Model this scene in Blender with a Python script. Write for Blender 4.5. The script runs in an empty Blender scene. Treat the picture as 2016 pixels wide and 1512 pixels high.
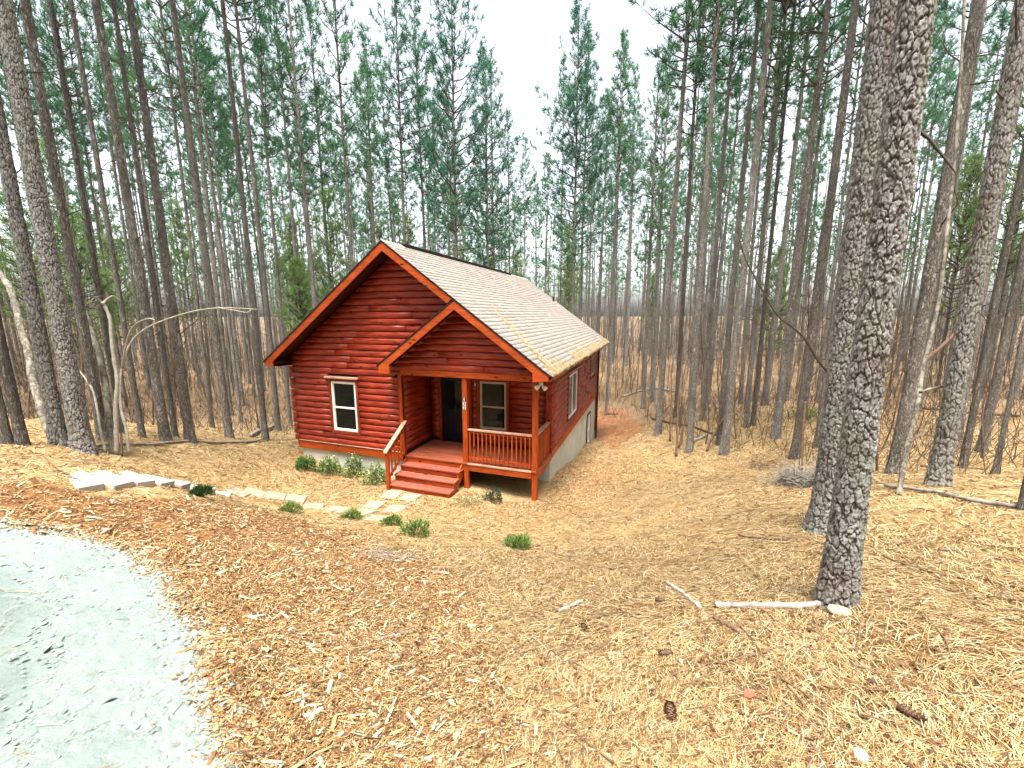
import bpy, bmesh, math, random
import numpy as np
from mathutils import Vector, Matrix
random.seed(7); RS = np.random.RandomState(11)
sc = bpy.context.scene

# ------------------------------------------------------------------ camera, sky, sun, exposure
F = 805.3; CAM = np.array([10.333, -9.483, 3.941]); YAW, PITCH, ROLL = -0.334, -0.170, -0.001
def axes():
    cy, sy = math.cos(YAW), math.sin(YAW)
    f = np.array([sy*math.cos(PITCH), cy*math.cos(PITCH), math.sin(PITCH)])
    r = np.array([cy, -sy, 0.]); u = np.cross(r, f)
    r2 = r*math.cos(ROLL) + u*math.sin(ROLL)
    return r2, np.cross(r2, f), f
AX = axes()
cd = bpy.data.cameras.new('camera'); cam = bpy.data.objects.new('camera', cd); sc.collection.objects.link(cam)
cd.sensor_width = 36; cd.lens = F*36/2016; cd.clip_end = 3000; cd.clip_start = .05
m = Matrix(((AX[0][0], AX[1][0], -AX[2][0], CAM[0]), (AX[0][1], AX[1][1], -AX[2][1], CAM[1]),
            (AX[0][2], AX[1][2], -AX[2][2], CAM[2]), (0, 0, 0, 1)))
cam.matrix_world = m; sc.camera = cam

SUN_EL, SUN_AZ = math.radians(72), math.radians(168)      # azimuth clockwise from +Y
world = bpy.data.worlds.new('World'); sc.world = world; world.use_nodes = True
wn = world.node_tree; wn.nodes.clear()
sky = wn.nodes.new('ShaderNodeTexSky'); sky.sky_type = 'NISHITA'; sky.sun_disc = False
sky.sun_elevation = SUN_EL; sky.sun_rotation = SUN_AZ; sky.air_density = 1.0; sky.dust_density = 4.0; sky.ozone_density = 1.0
hs = wn.nodes.new('ShaderNodeHueSaturation'); hs.inputs['Saturation'].default_value = .3
bg = wn.nodes.new('ShaderNodeBackground'); bg.inputs['Strength'].default_value = .08
wo = wn.nodes.new('ShaderNodeOutputWorld')
wn.links.new(sky.outputs[0], hs.inputs['Color']); wn.links.new(hs.outputs[0], bg.inputs['Color']); wn.links.new(bg.outputs[0], wo.inputs[0])
sl = bpy.data.lights.new('sun', 'SUN'); sl.energy = 1.5; sl.angle = math.radians(22); sl.color = (1, .96, .9)
so = bpy.data.objects.new('sun', sl); sc.collection.objects.link(so)
sd = Vector((math.sin(SUN_AZ)*math.cos(SUN_EL), math.cos(SUN_AZ)*math.cos(SUN_EL), math.sin(SUN_EL)))
so.rotation_euler = sd.to_track_quat('Z', 'Y').to_euler(); so.location = (10, -20, 40)
sc.view_settings.view_transform = 'Standard'; sc.view_settings.look = 'None'
sc.view_settings.exposure = 2.7; sc.view_settings.gamma = 1.0; sc.view_settings.use_curve_mapping = False
sc.render.engine = 'CYCLES'; sc.cycles.max_bounces = 6; sc.cycles.diffuse_bounces = 3; sc.cycles.transparent_max_bounces = 8

# ------------------------------------------------------------------ helpers
def ray(px, py): return ((px-1008)*AX[0] - (py-756)*AX[1])/F + AX[2]
def P(px, py, t): return CAM + ray(px, py)*t
def link(o): sc.collection.objects.link(o); return o
def tag(o, label=None, cat=None, group=None, kind=None):
    if label: o['label'] = label
    if cat: o['category'] = cat
    if group: o['group'] = group
    if kind: o['kind'] = kind
    return o
def empty(name, loc, label=None, cat=None, group=None, rz=0):
    o = bpy.data.objects.new(name, None); link(o); o.location = loc; o.rotation_euler[2] = rz
    o.empty_display_size = .2
    return tag(o, label, cat, group)
def npmesh(name, V, Fc, col=None, smooth=False):
    V = np.asarray(V, np.float32).reshape(-1, 3); Fc = np.asarray(Fc, np.int32); k = Fc.shape[1]
    me = bpy.data.meshes.new(name)
    me.vertices.add(len(V)); me.vertices.foreach_set('co', V.ravel())
    me.loops.add(Fc.size); me.loops.foreach_set('vertex_index', Fc.ravel())
    me.polygons.add(len(Fc)); me.polygons.foreach_set('loop_start', np.arange(len(Fc), dtype=np.int32)*k)
    me.update(calc_edges=True)
    if smooth: me.polygons.foreach_set('use_smooth', np.ones(len(Fc), bool))
    if col is not None:
        a = me.color_attributes.new('Col', 'FLOAT_COLOR', 'POINT')
        c = np.ones((len(V), 4), np.float32); c[:, :3] = col; a.data.foreach_set('color', c.ravel())
    me.validate()
    return me
def obj(name, me, mat, parent=None, local=False):
    o = bpy.data.objects.new(name, me); link(o)
    if mat is not None and not me.materials: me.materials.append(mat)
    if parent is not None:
        o.parent = parent
        if not local:
            q = parent; off = Vector((0, 0, 0))
            while q is not None: off += q.location; q = q.parent
            o.location = -off
    return o
class MB:
    def __init__(s): s.V = []; s.F = []
    def add(s, V, Fc):
        n = len(s.V); s.V += [tuple(v) for v in V]; s.F += [tuple(i+n for i in f) for f in Fc]; return s
    def box(s, x0, x1, y0, y1, z0, z1):
        return s.add([(x0,y0,z0),(x1,y0,z0),(x1,y1,z0),(x0,y1,z0),(x0,y0,z1),(x1,y0,z1),(x1,y1,z1),(x0,y1,z1)],
                     [(0,3,2,1),(4,5,6,7),(0,1,5,4),(1,2,6,5),(2,3,7,6),(3,0,4,7)])
    def prism(s, poly, d0, d1, f):
        n = len(poly); V = [f(a, b, d0) for a, b in poly] + [f(a, b, d1) for a, b in poly]
        return s.add(V, [tuple(range(n))[::-1], tuple(range(n, 2*n))] + [(i, (i+1) % n, n+(i+1) % n, n+i) for i in range(n)])
    def tube(s, pts, rad, n=8, cap=True):
        pts = [Vector(p) for p in pts]; V = []; Fc = []
        up = Vector((0, 0, 1)); prev = None
        for i, p in enumerate(pts):
            d = (pts[min(i+1, len(pts)-1)] - pts[max(i-1, 0)]).normalized()
            a = (prev - d*prev.dot(d)) if prev is not None else d.cross(Vector((.3, .8, .5)) if abs(d.dot(Vector((.3, .8, .5)))) < .9 else Vector((1, 0, 0)))
            a.normalize(); prev = a; b = d.cross(a)
            for k in range(n):
                w = 2*math.pi*k/n; V.append(p + (a*math.cos(w) + b*math.sin(w))*rad[i])
        for i in range(len(pts)-1):
            for k in range(n): Fc.append((i*n+k, i*n+(k+1) % n, (i+1)*n+(k+1) % n, (i+1)*n+k))
        if cap: Fc += [tuple(range(n))[::-1], tuple((len(pts)-1)*n+k for k in range(n))]
        return s.add(V, Fc)
    def mesh(s, name, bevel=0, smooth=False):
        me = bpy.data.meshes.new(name); me.from_pydata(s.V, [], s.F)
        bm = bmesh.new(); bm.from_mesh(me)
        if bevel: bmesh.ops.bevel(bm, geom=bm.edges[:], offset=bevel, segments=1, affect='EDGES')
        bmesh.ops.recalc_face_normals(bm, faces=bm.faces[:]); bm.to_mesh(me); bm.free()
        if smooth: me.polygons.foreach_set('use_smooth', np.ones(len(me.polygons), bool))
        return me
    def obj(s, name, mat, parent=None, bevel=0, smooth=False, local=False):
        return obj(name, s.mesh(name, bevel, smooth), mat, parent, local)
def vnoise(x, y, seed=0):
    x = np.asarray(x, float); y = np.asarray(y, float)
    xi = np.floor(x).astype(np.int64); yi = np.floor(y).astype(np.int64); xf = x-xi; yf = y-yi
    u = xf*xf*(3-2*xf); v = yf*yf*(3-2*yf)
    def h(a, b):
        n = (a*374761393 + b*668265263 + seed*982451653) & 0x7fffffff
        n = ((n ^ (n >> 13))*1274126177) & 0x7fffffff
        return ((n ^ (n >> 16)) & 0xffff)/65535.
    return (h(xi, yi)*(1-u)+h(xi+1, yi)*u)*(1-v) + (h(xi, yi+1)*(1-u)+h(xi+1, yi+1)*u)*v
def inpoly(x, y, poly):
    x = np.asarray(x); y = np.asarray(y); c = np.zeros(x.shape, bool); n = len(poly)
    for i in range(n):
        x1, y1 = poly[i]; x2, y2 = poly[(i+1) % n]
        with np.errstate(divide='ignore', invalid='ignore'):
            c ^= ((y1 > y) != (y2 > y)) & (x < (x2-x1)*(y-y1)/(y2-y1+1e-12)+x1)
    return c
def scatter(tv, tf, T, R, S):
    """template verts (k,3), faces (m,q) -> merged arrays for N transforms"""
    N = len(T); k = len(tv)
    V = np.einsum('nij,nkj->nki', R, tv[None]*S[:, None, :]) + T[:, None, :]
    Fc = (tf[None] + (np.arange(N)*k)[:, None, None]).reshape(-1, tf.shape[1])
    return V.reshape(-1, 3), Fc
def frames(nrm, yaw, tilt=None):
    """rotation matrices with z along nrm, turned by yaw, jittered by tilt"""
    n = nrm/np.linalg.norm(nrm, axis=1, keepdims=True)
    if tilt is not None:
        n = n + RS.normal(0, 1, n.shape)*np.asarray(tilt).reshape(-1, 1); n /= np.linalg.norm(n, axis=1, keepdims=True)
    a = np.c_[np.cos(yaw), np.sin(yaw), np.zeros(len(yaw))]
    a = a - n*(a*n).sum(1, keepdims=True); a /= np.linalg.norm(a, axis=1, keepdims=True)
    b = np.cross(n, a)
    return np.stack([a, b, n], axis=2)

# ------------------------------------------------------------------ materials
def mat(name):
    M = bpy.data.materials.new(name); M.use_nodes = True; nt = M.node_tree
    return M, nt, nt.nodes['Principled BSDF'], nt.nodes, nt.links
def setp(b, rough=.8, spec=.3, col=None):
    b.inputs['Roughness'].default_value = rough; b.inputs['Specular IOR Level'].default_value = spec
    if col: b.inputs['Base Color'].default_value = (*col, 1)
def ramp(N, stops):
    r = N.new('ShaderNodeValToRGB'); e = r.color_ramp.elements
    e[0].position, e[0].color = stops[0][0], (*stops[0][1], 1); e[1].position, e[1].color = stops[-1][0], (*stops[-1][1], 1)
    for p, c in stops[1:-1]: q = e.new(p); q.color = (*c, 1)
    return r
def noise(N, L, scale, detail=4, vec=None, rough=.6):
    n = N.new('ShaderNodeTexNoise'); n.inputs['Scale'].default_value = scale; n.inputs['Detail'].default_value = detail
    n.inputs['Roughness'].default_value = rough
    if vec is not None: L.new(vec, n.inputs['Vector'])
    return n
def objcoord(N, L, scale=(1, 1, 1), rand=True):
    tc = N.new('ShaderNodeTexCoord'); mp = N.new('ShaderNodeMapping'); mp.inputs['Scale'].default_value = scale
    L.new(tc.outputs['Object'], mp.inputs['Vector'])
    if rand:
        oi = N.new('ShaderNodeObjectInfo'); mu = N.new('ShaderNodeMath'); mu.operation = 'MULTIPLY'; mu.inputs[1].default_value = 37
        L.new(oi.outputs['Random'], mu.inputs[0]); L.new(mu.outputs[0], mp.inputs['Location'])
    return mp.outputs[0]
def mixc(N, L, fac, a, b, mode='MIX'):
    x = N.new('ShaderNodeMix'); x.data_type = 'RGBA'; x.blend_type = mode
    for s, v in ((x.inputs[0], fac), (x.inputs[6], a), (x.inputs[7], b)):
        if hasattr(v, 'is_linked'): L.new(v, s)
        else: s.default_value = v if not isinstance(v, tuple) else (*v, 1)
    return x.outputs[2]
def bump(N, L, b, h, strength=.4, dist=.02):
    bp = N.new('ShaderNodeBump'); bp.inputs['Strength'].default_value = strength; bp.inputs['Distance'].default_value = dist
    L.new(h, bp.inputs['Height']); L.new(bp.outputs[0], b.inputs['Normal'])
def plain(name, col, rough=.6, spec=.3, var=.12, nscale=6, bmp=0):
    M, nt, b, N, L = mat(name); setp(b, rough, spec)
    v = objcoord(N, L); n = noise(N, L, nscale, 5, v)
    r = ramp(N, [(.3, tuple(c*(1-var) for c in col)), (.7, tuple(min(1, c*(1+var)) for c in col))])
    L.new(n.outputs[0], r.inputs[0]); L.new(r.outputs[0], b.inputs['Base Color'])
    if bmp: bump(N, L, b, n.outputs[0], bmp, .01)
    return M
def attr_mat(name, rough=.85, spec=.2, trans=0, var=0, nscale=30, bmp=0, bdist=.01):
    M, nt, b, N, L = mat(name); setp(b, rough, spec)
    a = N.new('ShaderNodeAttribute'); a.attribute_name = 'Col'; c = a.outputs['Color']
    if var or bmp:
        tc = N.new('ShaderNodeTexCoord'); n = noise(N, L, nscale, 6, tc.outputs['Object'], .7)
        if var:
            r = ramp(N, [(.25, (1-var,)*3), (.75, (1+var,)*3)]); L.new(n.outputs[0], r.inputs[0])
            c = mixc(N, L, 1., c, r.outputs[0], 'MULTIPLY')
        if bmp: bump(N, L, b, n.outputs[0], bmp, bdist)
    L.new(c, b.inputs['Base Color'])
    if trans:
        t = N.new('ShaderNodeBsdfTranslucent'); L.new(c, t.inputs['Color'])
        mx = N.new('ShaderNodeMixShader'); mx.inputs[0].default_value = trans
        L.new(b.outputs[0], mx.inputs[1]); L.new(t.outputs[0], mx.inputs[2]); L.new(mx.outputs[0], N['Material Output'].inputs[0])
    return M
def wood(name, dark, mid, light, axis='x', rough=.5, knots=True, spec=.18):
    M, nt, b, N, L = mat(name); setp(b, rough, spec)
    sc_ = {'x': (1.2, 14, 14), 'y': (14, 1.2, 14), 'z': (14, 14, 1.2)}[axis]
    n = noise(N, L, 2.2, 6, objcoord(N, L, sc_), .65)
    n2 = noise(N, L, 1.7, 3, objcoord(N, L, {'x': (.5, 1, 1), 'y': (1, .5, 1), 'z': (1, 1, .5)}[axis]))
    r = ramp(N, [(.28, dark), (.5, mid), (.75, light)]); L.new(n.outputs[0], r.inputs[0])
    r2 = ramp(N, [(.3, (.72,)*3), (.7, (1.15,)*3)]); L.new(n2.outputs[0], r2.inputs[0])
    c = mixc(N, L, 1., r.outputs[0], r2.outputs[0], 'MULTIPLY')
    if knots:
        vo = N.new('ShaderNodeTexVoronoi'); vo.inputs['Scale'].default_value = 2.6; L.new(objcoord(N, L, {'x': (.8, 2, 2.2), 'y': (2, .8, 2.2), 'z': (2, 2.2, .8)}[axis]), vo.inputs['Vector'])
        kr = ramp(N, [(.09, (.14, .1, .1)), (.15, (1, 1, 1))]); L.new(vo.outputs['Distance'], kr.inputs[0])
        c = mixc(N, L, 1., c, kr.outputs[0], 'MULTIPLY')
    oi = N.new('ShaderNodeObjectInfo'); r3 = ramp(N, [(0, (.9,)*3), (1, (1.07, 1.06, 1.05))]); L.new(oi.outputs['Random'], r3.inputs[0])
    c = mixc(N, L, 1., c, r3.outputs[0], 'MULTIPLY')
    L.new(c, b.inputs['Base Color']); bump(N, L, b, n.outputs[0], .25, .006)
    return M
def bark(name, c0, c1, c2, scale=1., bs=.9):
    M, nt, b, N, L = mat(name); setp(b, .95, .15)
    vec = objcoord(N, L, (1, 1, .42))
    nz = noise(N, L, 9*scale, 5, vec)
    vm = N.new('ShaderNodeMixRGB'); vm.inputs[0].default_value = .3; L.new(vec, vm.inputs[1]); L.new(nz.outputs[1], vm.inputs[2])
    vo = N.new('ShaderNodeTexVoronoi'); vo.feature = 'DISTANCE_TO_EDGE'; vo.inputs['Scale'].default_value = 11*scale; L.new(vm.outputs[0], vo.inputs['Vector'])
    r = ramp(N, [(.0, c0), (.12, c1), (.5, c2)]); L.new(vo.outputs['Distance'], r.inputs[0])
    n2 = noise(N, L, 3, 4, objcoord(N, L, (1, 1, .3))); r2 = ramp(N, [(.25, (.6, .58, .55)), (.75, (1.3, 1.28, 1.25))]); L.new(n2.outputs[0], r2.inputs[0])
    c = mixc(N, L, 1., r.outputs[0], r2.outputs[0], 'MULTIPLY')
    oi = N.new('ShaderNodeObjectInfo'); r3 = ramp(N, [(0, (.7, .68, .66)), (.5, (1, .98, .95)), (1, (1.25, 1.25, 1.25))]); L.new(oi.outputs['Random'], r3.inputs[0])
    c = mixc(N, L, 1., c, r3.outputs[0], 'MULTIPLY'); L.new(c, b.inputs['Base Color'])
    ad = N.new('ShaderNodeMath'); ad.operation = 'ADD'; cl = N.new('ShaderNodeMath'); cl.operation = 'MINIMUM'; cl.inputs[1].default_value = .25
    L.new(vo.outputs['Distance'], cl.inputs[0]); L.new(cl.outputs[0], ad.inputs[0])
    ms = N.new('ShaderNodeMath'); ms.operation = 'MULTIPLY'; ms.inputs[1].default_value = .3; L.new(nz.outputs[0], ms.inputs[0]); L.new(ms.outputs[0], ad.inputs[1])
    bump(N, L, b, ad.outputs[0], bs, .05)
    return M
RED = dict(dark=(.08, .006, .002), mid=(.28, .025, .009), light=(.48, .085, .035))
M_logx = wood('red_log_x', axis='x', spec=.4, rough=.42, **RED); M_logy = wood('red_log_y', axis='y', spec=.4, rough=.42, **RED)
ORG = dict(dark=(.19, .026, .005), mid=(.39, .062, .011), light=(.50, .105, .022))
M_ox = wood('orange_trim_x', axis='x', **ORG); M_oy = wood('orange_trim_y', axis='y', **ORG); M_oz = wood('orange_trim_z', axis='z', **ORG)
STN = dict(dark=(.11, .014, .005), mid=(.23, .032, .010), light=(.32, .055, .018))
M_sx = wood('stain_x', axis='x', **STN); M_sy = wood('stain_y', axis='y', **STN); M_sz = wood('stain_z', axis='z', **STN)
M_tread = wood('tread_wood', (.17, .04, .026), (.30, .085, .055), (.38, .12, .08), 'x', .6)
M_deck = wood('deck_wood', (.12, .03, .016), (.24, .062, .03), (.34, .10, .05), 'x', .5)
M_pale = wood('weathered_rail', (.28, .14, .09), (.46, .27, .19), (.62, .42, .32), 'x', .6, False)
M_paley = wood('weathered_rail_y', (.28, .14, .09), (.46, .27, .19), (.62, .42, .32), 'y', .6, False)
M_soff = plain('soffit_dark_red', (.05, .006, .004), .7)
M_core = plain('wall_core', (.05, .006, .004), .7)
M_black = plain('black_metal', (.012, .010, .010), .5)
M_brown = plain('dark_brown_metal', (.035, .014, .012), .5)
M_white = plain('white_vinyl', (.78, .77, .74), .4, .4, .04)
M_tan = plain('tan_vinyl', (.42, .33, .26), .5, .3, .06)
M_navy = plain('navy_paint', (.002, .003, .013), .4, .3)
M_conc = plain('pale_concrete', (.31, .26, .185), .9, .2, .3, 7, .4)
M_slab = plain('white_concrete', (.40, .375, .33), .9, .2, .14, 5, .4)
M_metal = plain('brass_metal', (.35, .28, .16), .35, .5)
def stucco():
    M, nt, b, N, L = mat('stucco'); setp(b, .95, .15); v = objcoord(N, L, rand=False)
    n = noise(N, L, 38, 6, v, .75); r = ramp(N, [(.3, (.40, .41, .36)), (.55, (.60, .60, .54)), (.75, (.70, .69, .63))]); L.new(n.outputs[0], r.inputs[0])
    n2 = noise(N, L, 1.5, 4, v); r2 = ramp(N, [(.3, (.85, .84, .8)), (.7, (1.08, 1.08, 1.06))]); L.new(n2.outputs[0], r2.inputs[0])
    L.new(mixc(N, L, 1., r.outputs[0], r2.outputs[0], 'MULTIPLY'), b.inputs['Base Color']); bump(N, L, b, n.outputs[0], .6, .02); return M
M_stucco = stucco()
def glass():
    M, nt, b, N, L = mat('window_glass'); setp(b, .04, .22, (.006, .008, .008)); return M
M_glass = glass()
def shingle(name, attr):
    M, nt, b, N, L = mat(name); setp(b, .95, .15)
    tc = N.new('ShaderNodeTexCoord'); n = noise(N, L, 60, 4, tc.outputs['Object'], .8)
    if attr: a = N.new('ShaderNodeAttribute'); a.attribute_name = 'Col'; f = a.outputs['Fac']
    else: a = N.new('ShaderNodeObjectInfo'); f = a.outputs['Random']
    r = ramp(N, [(0, (.34, .295, .26)), (.5, (.375, .325, .29)), (1, (.41, .36, .32))]); L.new(f, r.inputs[0])
    r2 = ramp(N, [(.3, (.75,)*3), (.7, (1.25,)*3)]); L.new(n.outputs[0], r2.inputs[0])
    L.new(mixc(N, L, 1., r.outputs[0], r2.outputs[0], 'MULTIPLY'), b.inputs['Base Color']); bump(N, L, b, n.outputs[0], .4, .004); return M
M_sh = shingle('shingle', False); M_sha = shingle('shingle_field', True)
M_bark = bark('pine_bark', (.065, .057, .052), (.25, .235, .215), (.46, .45, .43), 1.6, 1.)
M_bark_far = bark('pine_bark_far', (.12, .105, .092), (.24, .22, .195), (.34, .32, .29), .8, .4)
M_pbark = bark('pale_bark', (.08, .07, .055), (.19, .175, .145), (.30, .28, .235), .9, .5)
M_twig = plain('dead_twig', (.13, .095, .07), .9, .1, .3)
M_sap = plain('pale_sapling_bark', (.34, .31, .25), .85, .15, .3, 16, .3)
M_limb = plain('limb_bark', (.085, .065, .055), .9, .1, .3)
M_bleach = plain('bleached_wood', (.27, .245, .21), .85, .15, .5, 14, .6)
M_stick = plain('brown_stick', (.16, .10, .065), .9, .15, .35, 14, .5)
M_needle = attr_mat('pine_needles', .6, .25, .45)
M_leaf = attr_mat('shrub_leaves', .5, .35, .25)
M_hbark = attr_mat('plated_bark', .95, .15, 0, .35, 45, .5, .006)
M_straw = attr_mat('pine_straw', .7, .25, .15)
M_chip = attr_mat('wood_chips', .85, .2, 0, .15, 60)
M_stone = attr_mat('gravel', .95, .2, 0, .12, 50)
M_ground = attr_mat('ground_litter', .95, .1, 0, .5, 9, .8, .05)
M_drive = attr_mat('gravel_dust', .97, .15, 0, .14, 16, .6, .03)

# ------------------------------------------------------------------ terrain
CT = []
CT += [np.array(q, float) for q in [
 (10.3,-9.5,2.27),(8.5,-9.0,2.22),(6,-9.4,2.2),(3,-8.6,2.15),(-1,-8.2,2.1),(-6,-8,2.0),(10,-13,2.35),(4,-13,2.3),(16,-13,2.5),(-5,-14,2.3),(22,-14,2.8),
 (7.7,1.6,-.88),(7.7,11.1,-2.42),(7.7,0,-.79),(5.7,0,-.68),(3.9,-.85,-.64),(5.67,-.84,-.65),(0,0,-.52),(-.2,5,-.9),(0,11,-2.2),(4,11.5,-2.4),(4,5,-1.2),(7.7,6,-1.62)]]
for a in [(1680,1190,2.85),(1640,1040,4.5),(1845,960,5.2),(1958,936,7.6),(1565,902,11.2),(1527,862,12.6),(1425,894,12.8),(1357,888,13.4),(1295,857,15.6),
          (165,880,5.5),(60,875,6.6),(375,868,9.6),(455,862,12.2),(523,867,13.4),(560,838,17.5),(1020,1063,6.7),(820,1045,7.2),(600,1100,4.6),(400,1040,4.9),
          (735,995,10.0),(640,1000,9.6),(570,985,9.6),(500,975,9.4),(430,972,8.4),(690,1045,7.4),(480,1010,6.3),(250,1000,5.2),
          (165,940,5.6),(900,1250,3.0),(1300,1250,2.75),(1220,840,20.5),(1400,780,28),(1505,798,18.5),(1900,800,14.5),(1232,720,38),(300,840,14),(440,800,22),(1210,1000,9.3),(1400,960,8.6),(1400,1080,5.0)]:
    CT.append(P(*a))
CT += [np.array([CAM[0]+90*math.sin(a), CAM[1]+90*math.cos(a), z]) for a, z in [(-1.4,.5),(-1.0,-1.5),(-.6,-2.5),(-.3,-2.5),(0,-2),(.3,-.5),(.6,1),(1.0,3),(1.6,4),(2.4,4),(3.14,3),(-2.2,3)]]
CT = np.array(CT)
def _k(d2): return .5*d2*np.log(d2+1e-9)
def _fit():
    n = len(CT); X = CT[:, :2]/10; K = _k(((X[:, None]-X[None])**2).sum(-1)) + .008*np.eye(n)
    Pm = np.c_[np.ones(n), X]; A = np.zeros((n+3, n+3)); A[:n, :n] = K; A[:n, n:] = Pm; A[n:, :n] = Pm.T
    return np.linalg.solve(A, np.r_[CT[:, 2], 0, 0, 0])
_w = _fit()
def tz(x, y):
    x = np.atleast_1d(np.asarray(x, float)); y = np.atleast_1d(np.asarray(y, float))
    dx, dy = x-CAM[0], y-CAM[1]; r = np.hypot(dx, dy)+1e-9; s = np.minimum(1, 88/r)
    X = np.c_[CAM[0]+dx*s, CAM[1]+dy*s]/10; out = np.empty(len(X))
    for i in range(0, len(X), 20000):
        q = X[i:i+20000]; d2 = ((q[:, None]-CT[None, :, :2]/10)**2).sum(-1)
        out[i:i+20000] = _k(d2) @ _w[:len(CT)] + _w[-3] + q @ _w[-2:]
    return out
def hit(px, py, tmax=120):
    d = ray(px, py); ts = np.concatenate([np.arange(.8, 30, .02), np.arange(30, tmax, .2)])
    p = CAM+d*ts[:, None]; g = p[:, 2]-tz(p[:, 0], p[:, 1]); i = int(np.argmax(g < 0))
    if not (g < 0).any(): i = len(ts)-1
    t = ts[i]-(ts[i]-ts[max(i-1, 0)])*(g[i]/(g[i]-g[i-1]-1e-9)); return CAM+d*t, t
def hxy(px, py): p, t = hit(px, py); return (float(p[0]), float(p[1]))
EDGE = [hxy(*q) for q in [(0,1032),(70,1040),(130,1050),(190,1062),(265,1085),(275,1110),(325,1135),(330,1190),(385,1235),(395,1290),(385,1340),(410,1400),(430,1460),(452,1511)]]
DRIVE = EDGE + [(9.15,-9.2),(9.2,-10.5),(8.8,-16),(7,-30),(-60,-30),(-60,-7.2),(-12,-7.1),(-2,-7.45),(2.2,-7.7)]
CHIPS = [(2.2,-7.7)] + EDGE + [(9.15,-9.2),(9.2,-10.5),(10.6,-10.5)] + [hxy(*q) for q in [(1040,1505),(1010,1400),(970,1290),(950,1180),(880,1120),(760,1075),(640,1040),(520,1010),(430,992),(300,985),(160,965),(60,955),(0,952)]] + [(1.0,-6.6)]
CLAY = [hxy(*q) for q in [(1168,868),(1175,815),(1200,800),(1235,812),(1262,835),(1255,858),(1215,880)]]
def micro(x, y):
    drv = inpoly(x, y, DRIVE)
    h = .10*(vnoise(x*.55, y*.55, 1)-.5) + .055*(vnoise(x*1.7, y*1.7, 2)-.5) + .03*(vnoise(x*5, y*5, 3)-.5) + .016*(vnoise(x*14, y*14, 4)-.5)
    dist = np.hypot(x-CAM[0], y-CAM[1])
    return np.where(drv, .3*h-.02, h)*np.clip(dist/.8, .2, 1)
def gz(x, y): x = np.atleast_1d(np.asarray(x, float)); y = np.atleast_1d(np.asarray(y, float)); return tz(x, y)+micro(x, y)
def g1(x, y): return float(gz(x, y)[0])
def gnorm(x, y, e=.06):
    zx = (gz(x+e, y)-gz(x-e, y))/(2*e); zy = (gz(x, y+e)-gz(x, y-e))/(2*e)
    n = np.c_[-zx, -zy, np.ones(len(x))]; return n/np.linalg.norm(n, axis=1, keepdims=True)
def pol(r, a): return CAM[0]+r*np.sin(a+YAW), CAM[1]+r*np.cos(a+YAW)

th = np.r_[np.linspace(-1.15, 1.15, 520), np.linspace(1.15, 2*math.pi-1.15, 50)[1:-1]]
rr = [.15]
while rr[-1] < 60: rr.append(rr[-1]*1.0165+.001)
while rr[-1] < 1500: rr.append(rr[-1]*1.12)
rr = np.array(rr); A_, R_ = np.meshgrid(th, rr); gx, gy = pol(R_.ravel(), A_.ravel())
GZ = gz(gx, gy)
far = np.clip((R_.ravel()-75)/120, 0, 1); GZ = GZ - 6*far*far + 3*far*far*vnoise(gx*.012, gy*.012, 9)
nt_, nr_ = len(th), len(rr)
ii = np.arange(nr_-1)[:, None]*nt_; jj = np.arange(nt_)[None]; j2 = (jj+1) % nt_
FQ = np.stack([ii+jj, ii+nt_+jj, ii+nt_+j2, ii+j2], -1).reshape(-1, 4)[:, ::-1]
def ground_col(x, y):
    n1 = vnoise(x*.8, y*.8, 21); n2 = vnoise(x*3.1, y*3.1, 22); n3 = vnoise(x*11, y*11, 23)
    straw = np.array([.38, .265, .125]); strawd = np.array([.20, .11, .042]); c = strawd + (straw-strawd)*np.clip(.25+.5*n1+.55*n2, 0, 1)[:, None]
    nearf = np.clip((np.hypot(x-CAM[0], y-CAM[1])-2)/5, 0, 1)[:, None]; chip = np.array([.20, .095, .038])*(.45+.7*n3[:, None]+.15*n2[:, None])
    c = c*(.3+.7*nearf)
    k = inpoly(x+.25*(n2-.5), y+.25*(n3-.5), CHIPS); c[k] = chip[k]
    fl = np.array([.22, .145, .082])*(.6+.7*n1[:, None]*n2[:, None]+.2*n3[:, None])       # forest floor, browner leaf litter
    dist = np.hypot(x-CAM[0], y-CAM[1]); f = np.clip((dist-13)/9, 0, 1)[:, None]; c = c*(1-f)+fl*f; f2 = np.clip((dist-45)/25, 0, .55)[:, None]; c = c*(1-f2)+np.array([.12, .09, .06])*f2  # farthest litter dulled in colour, standing in for missing tree shade
    dirt = np.exp(-(((x-8.7)/1.5)**2+((y-2.)/4)**2))+.8*np.exp(-(((x-4.6)/3.4)**2+((y+1.1)/1.0)**2)); d = np.clip(dirt*(.4+.8*n2), 0, .8)[:, None]
    c = c*(1-d)+np.array([.30, .165, .075])*d
    cl = inpoly(x+.8*(n1-.5), y+.8*(n2-.5), CLAY); kk = np.clip(.15+1.1*n2[cl]*(.5+n1[cl]), 0, .9)[:, None]; c[cl] = c[cl]*(1-kk)+np.array([.27, .105, .045])*(.55+.6*n3[cl][:, None])*kk
    return c
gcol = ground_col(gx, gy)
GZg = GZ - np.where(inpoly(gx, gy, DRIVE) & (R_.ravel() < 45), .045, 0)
ground = obj('ground', npmesh('ground', np.c_[gx, gy, GZg], FQ, gcol, True), M_ground); tag(ground, kind='structure')
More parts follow.
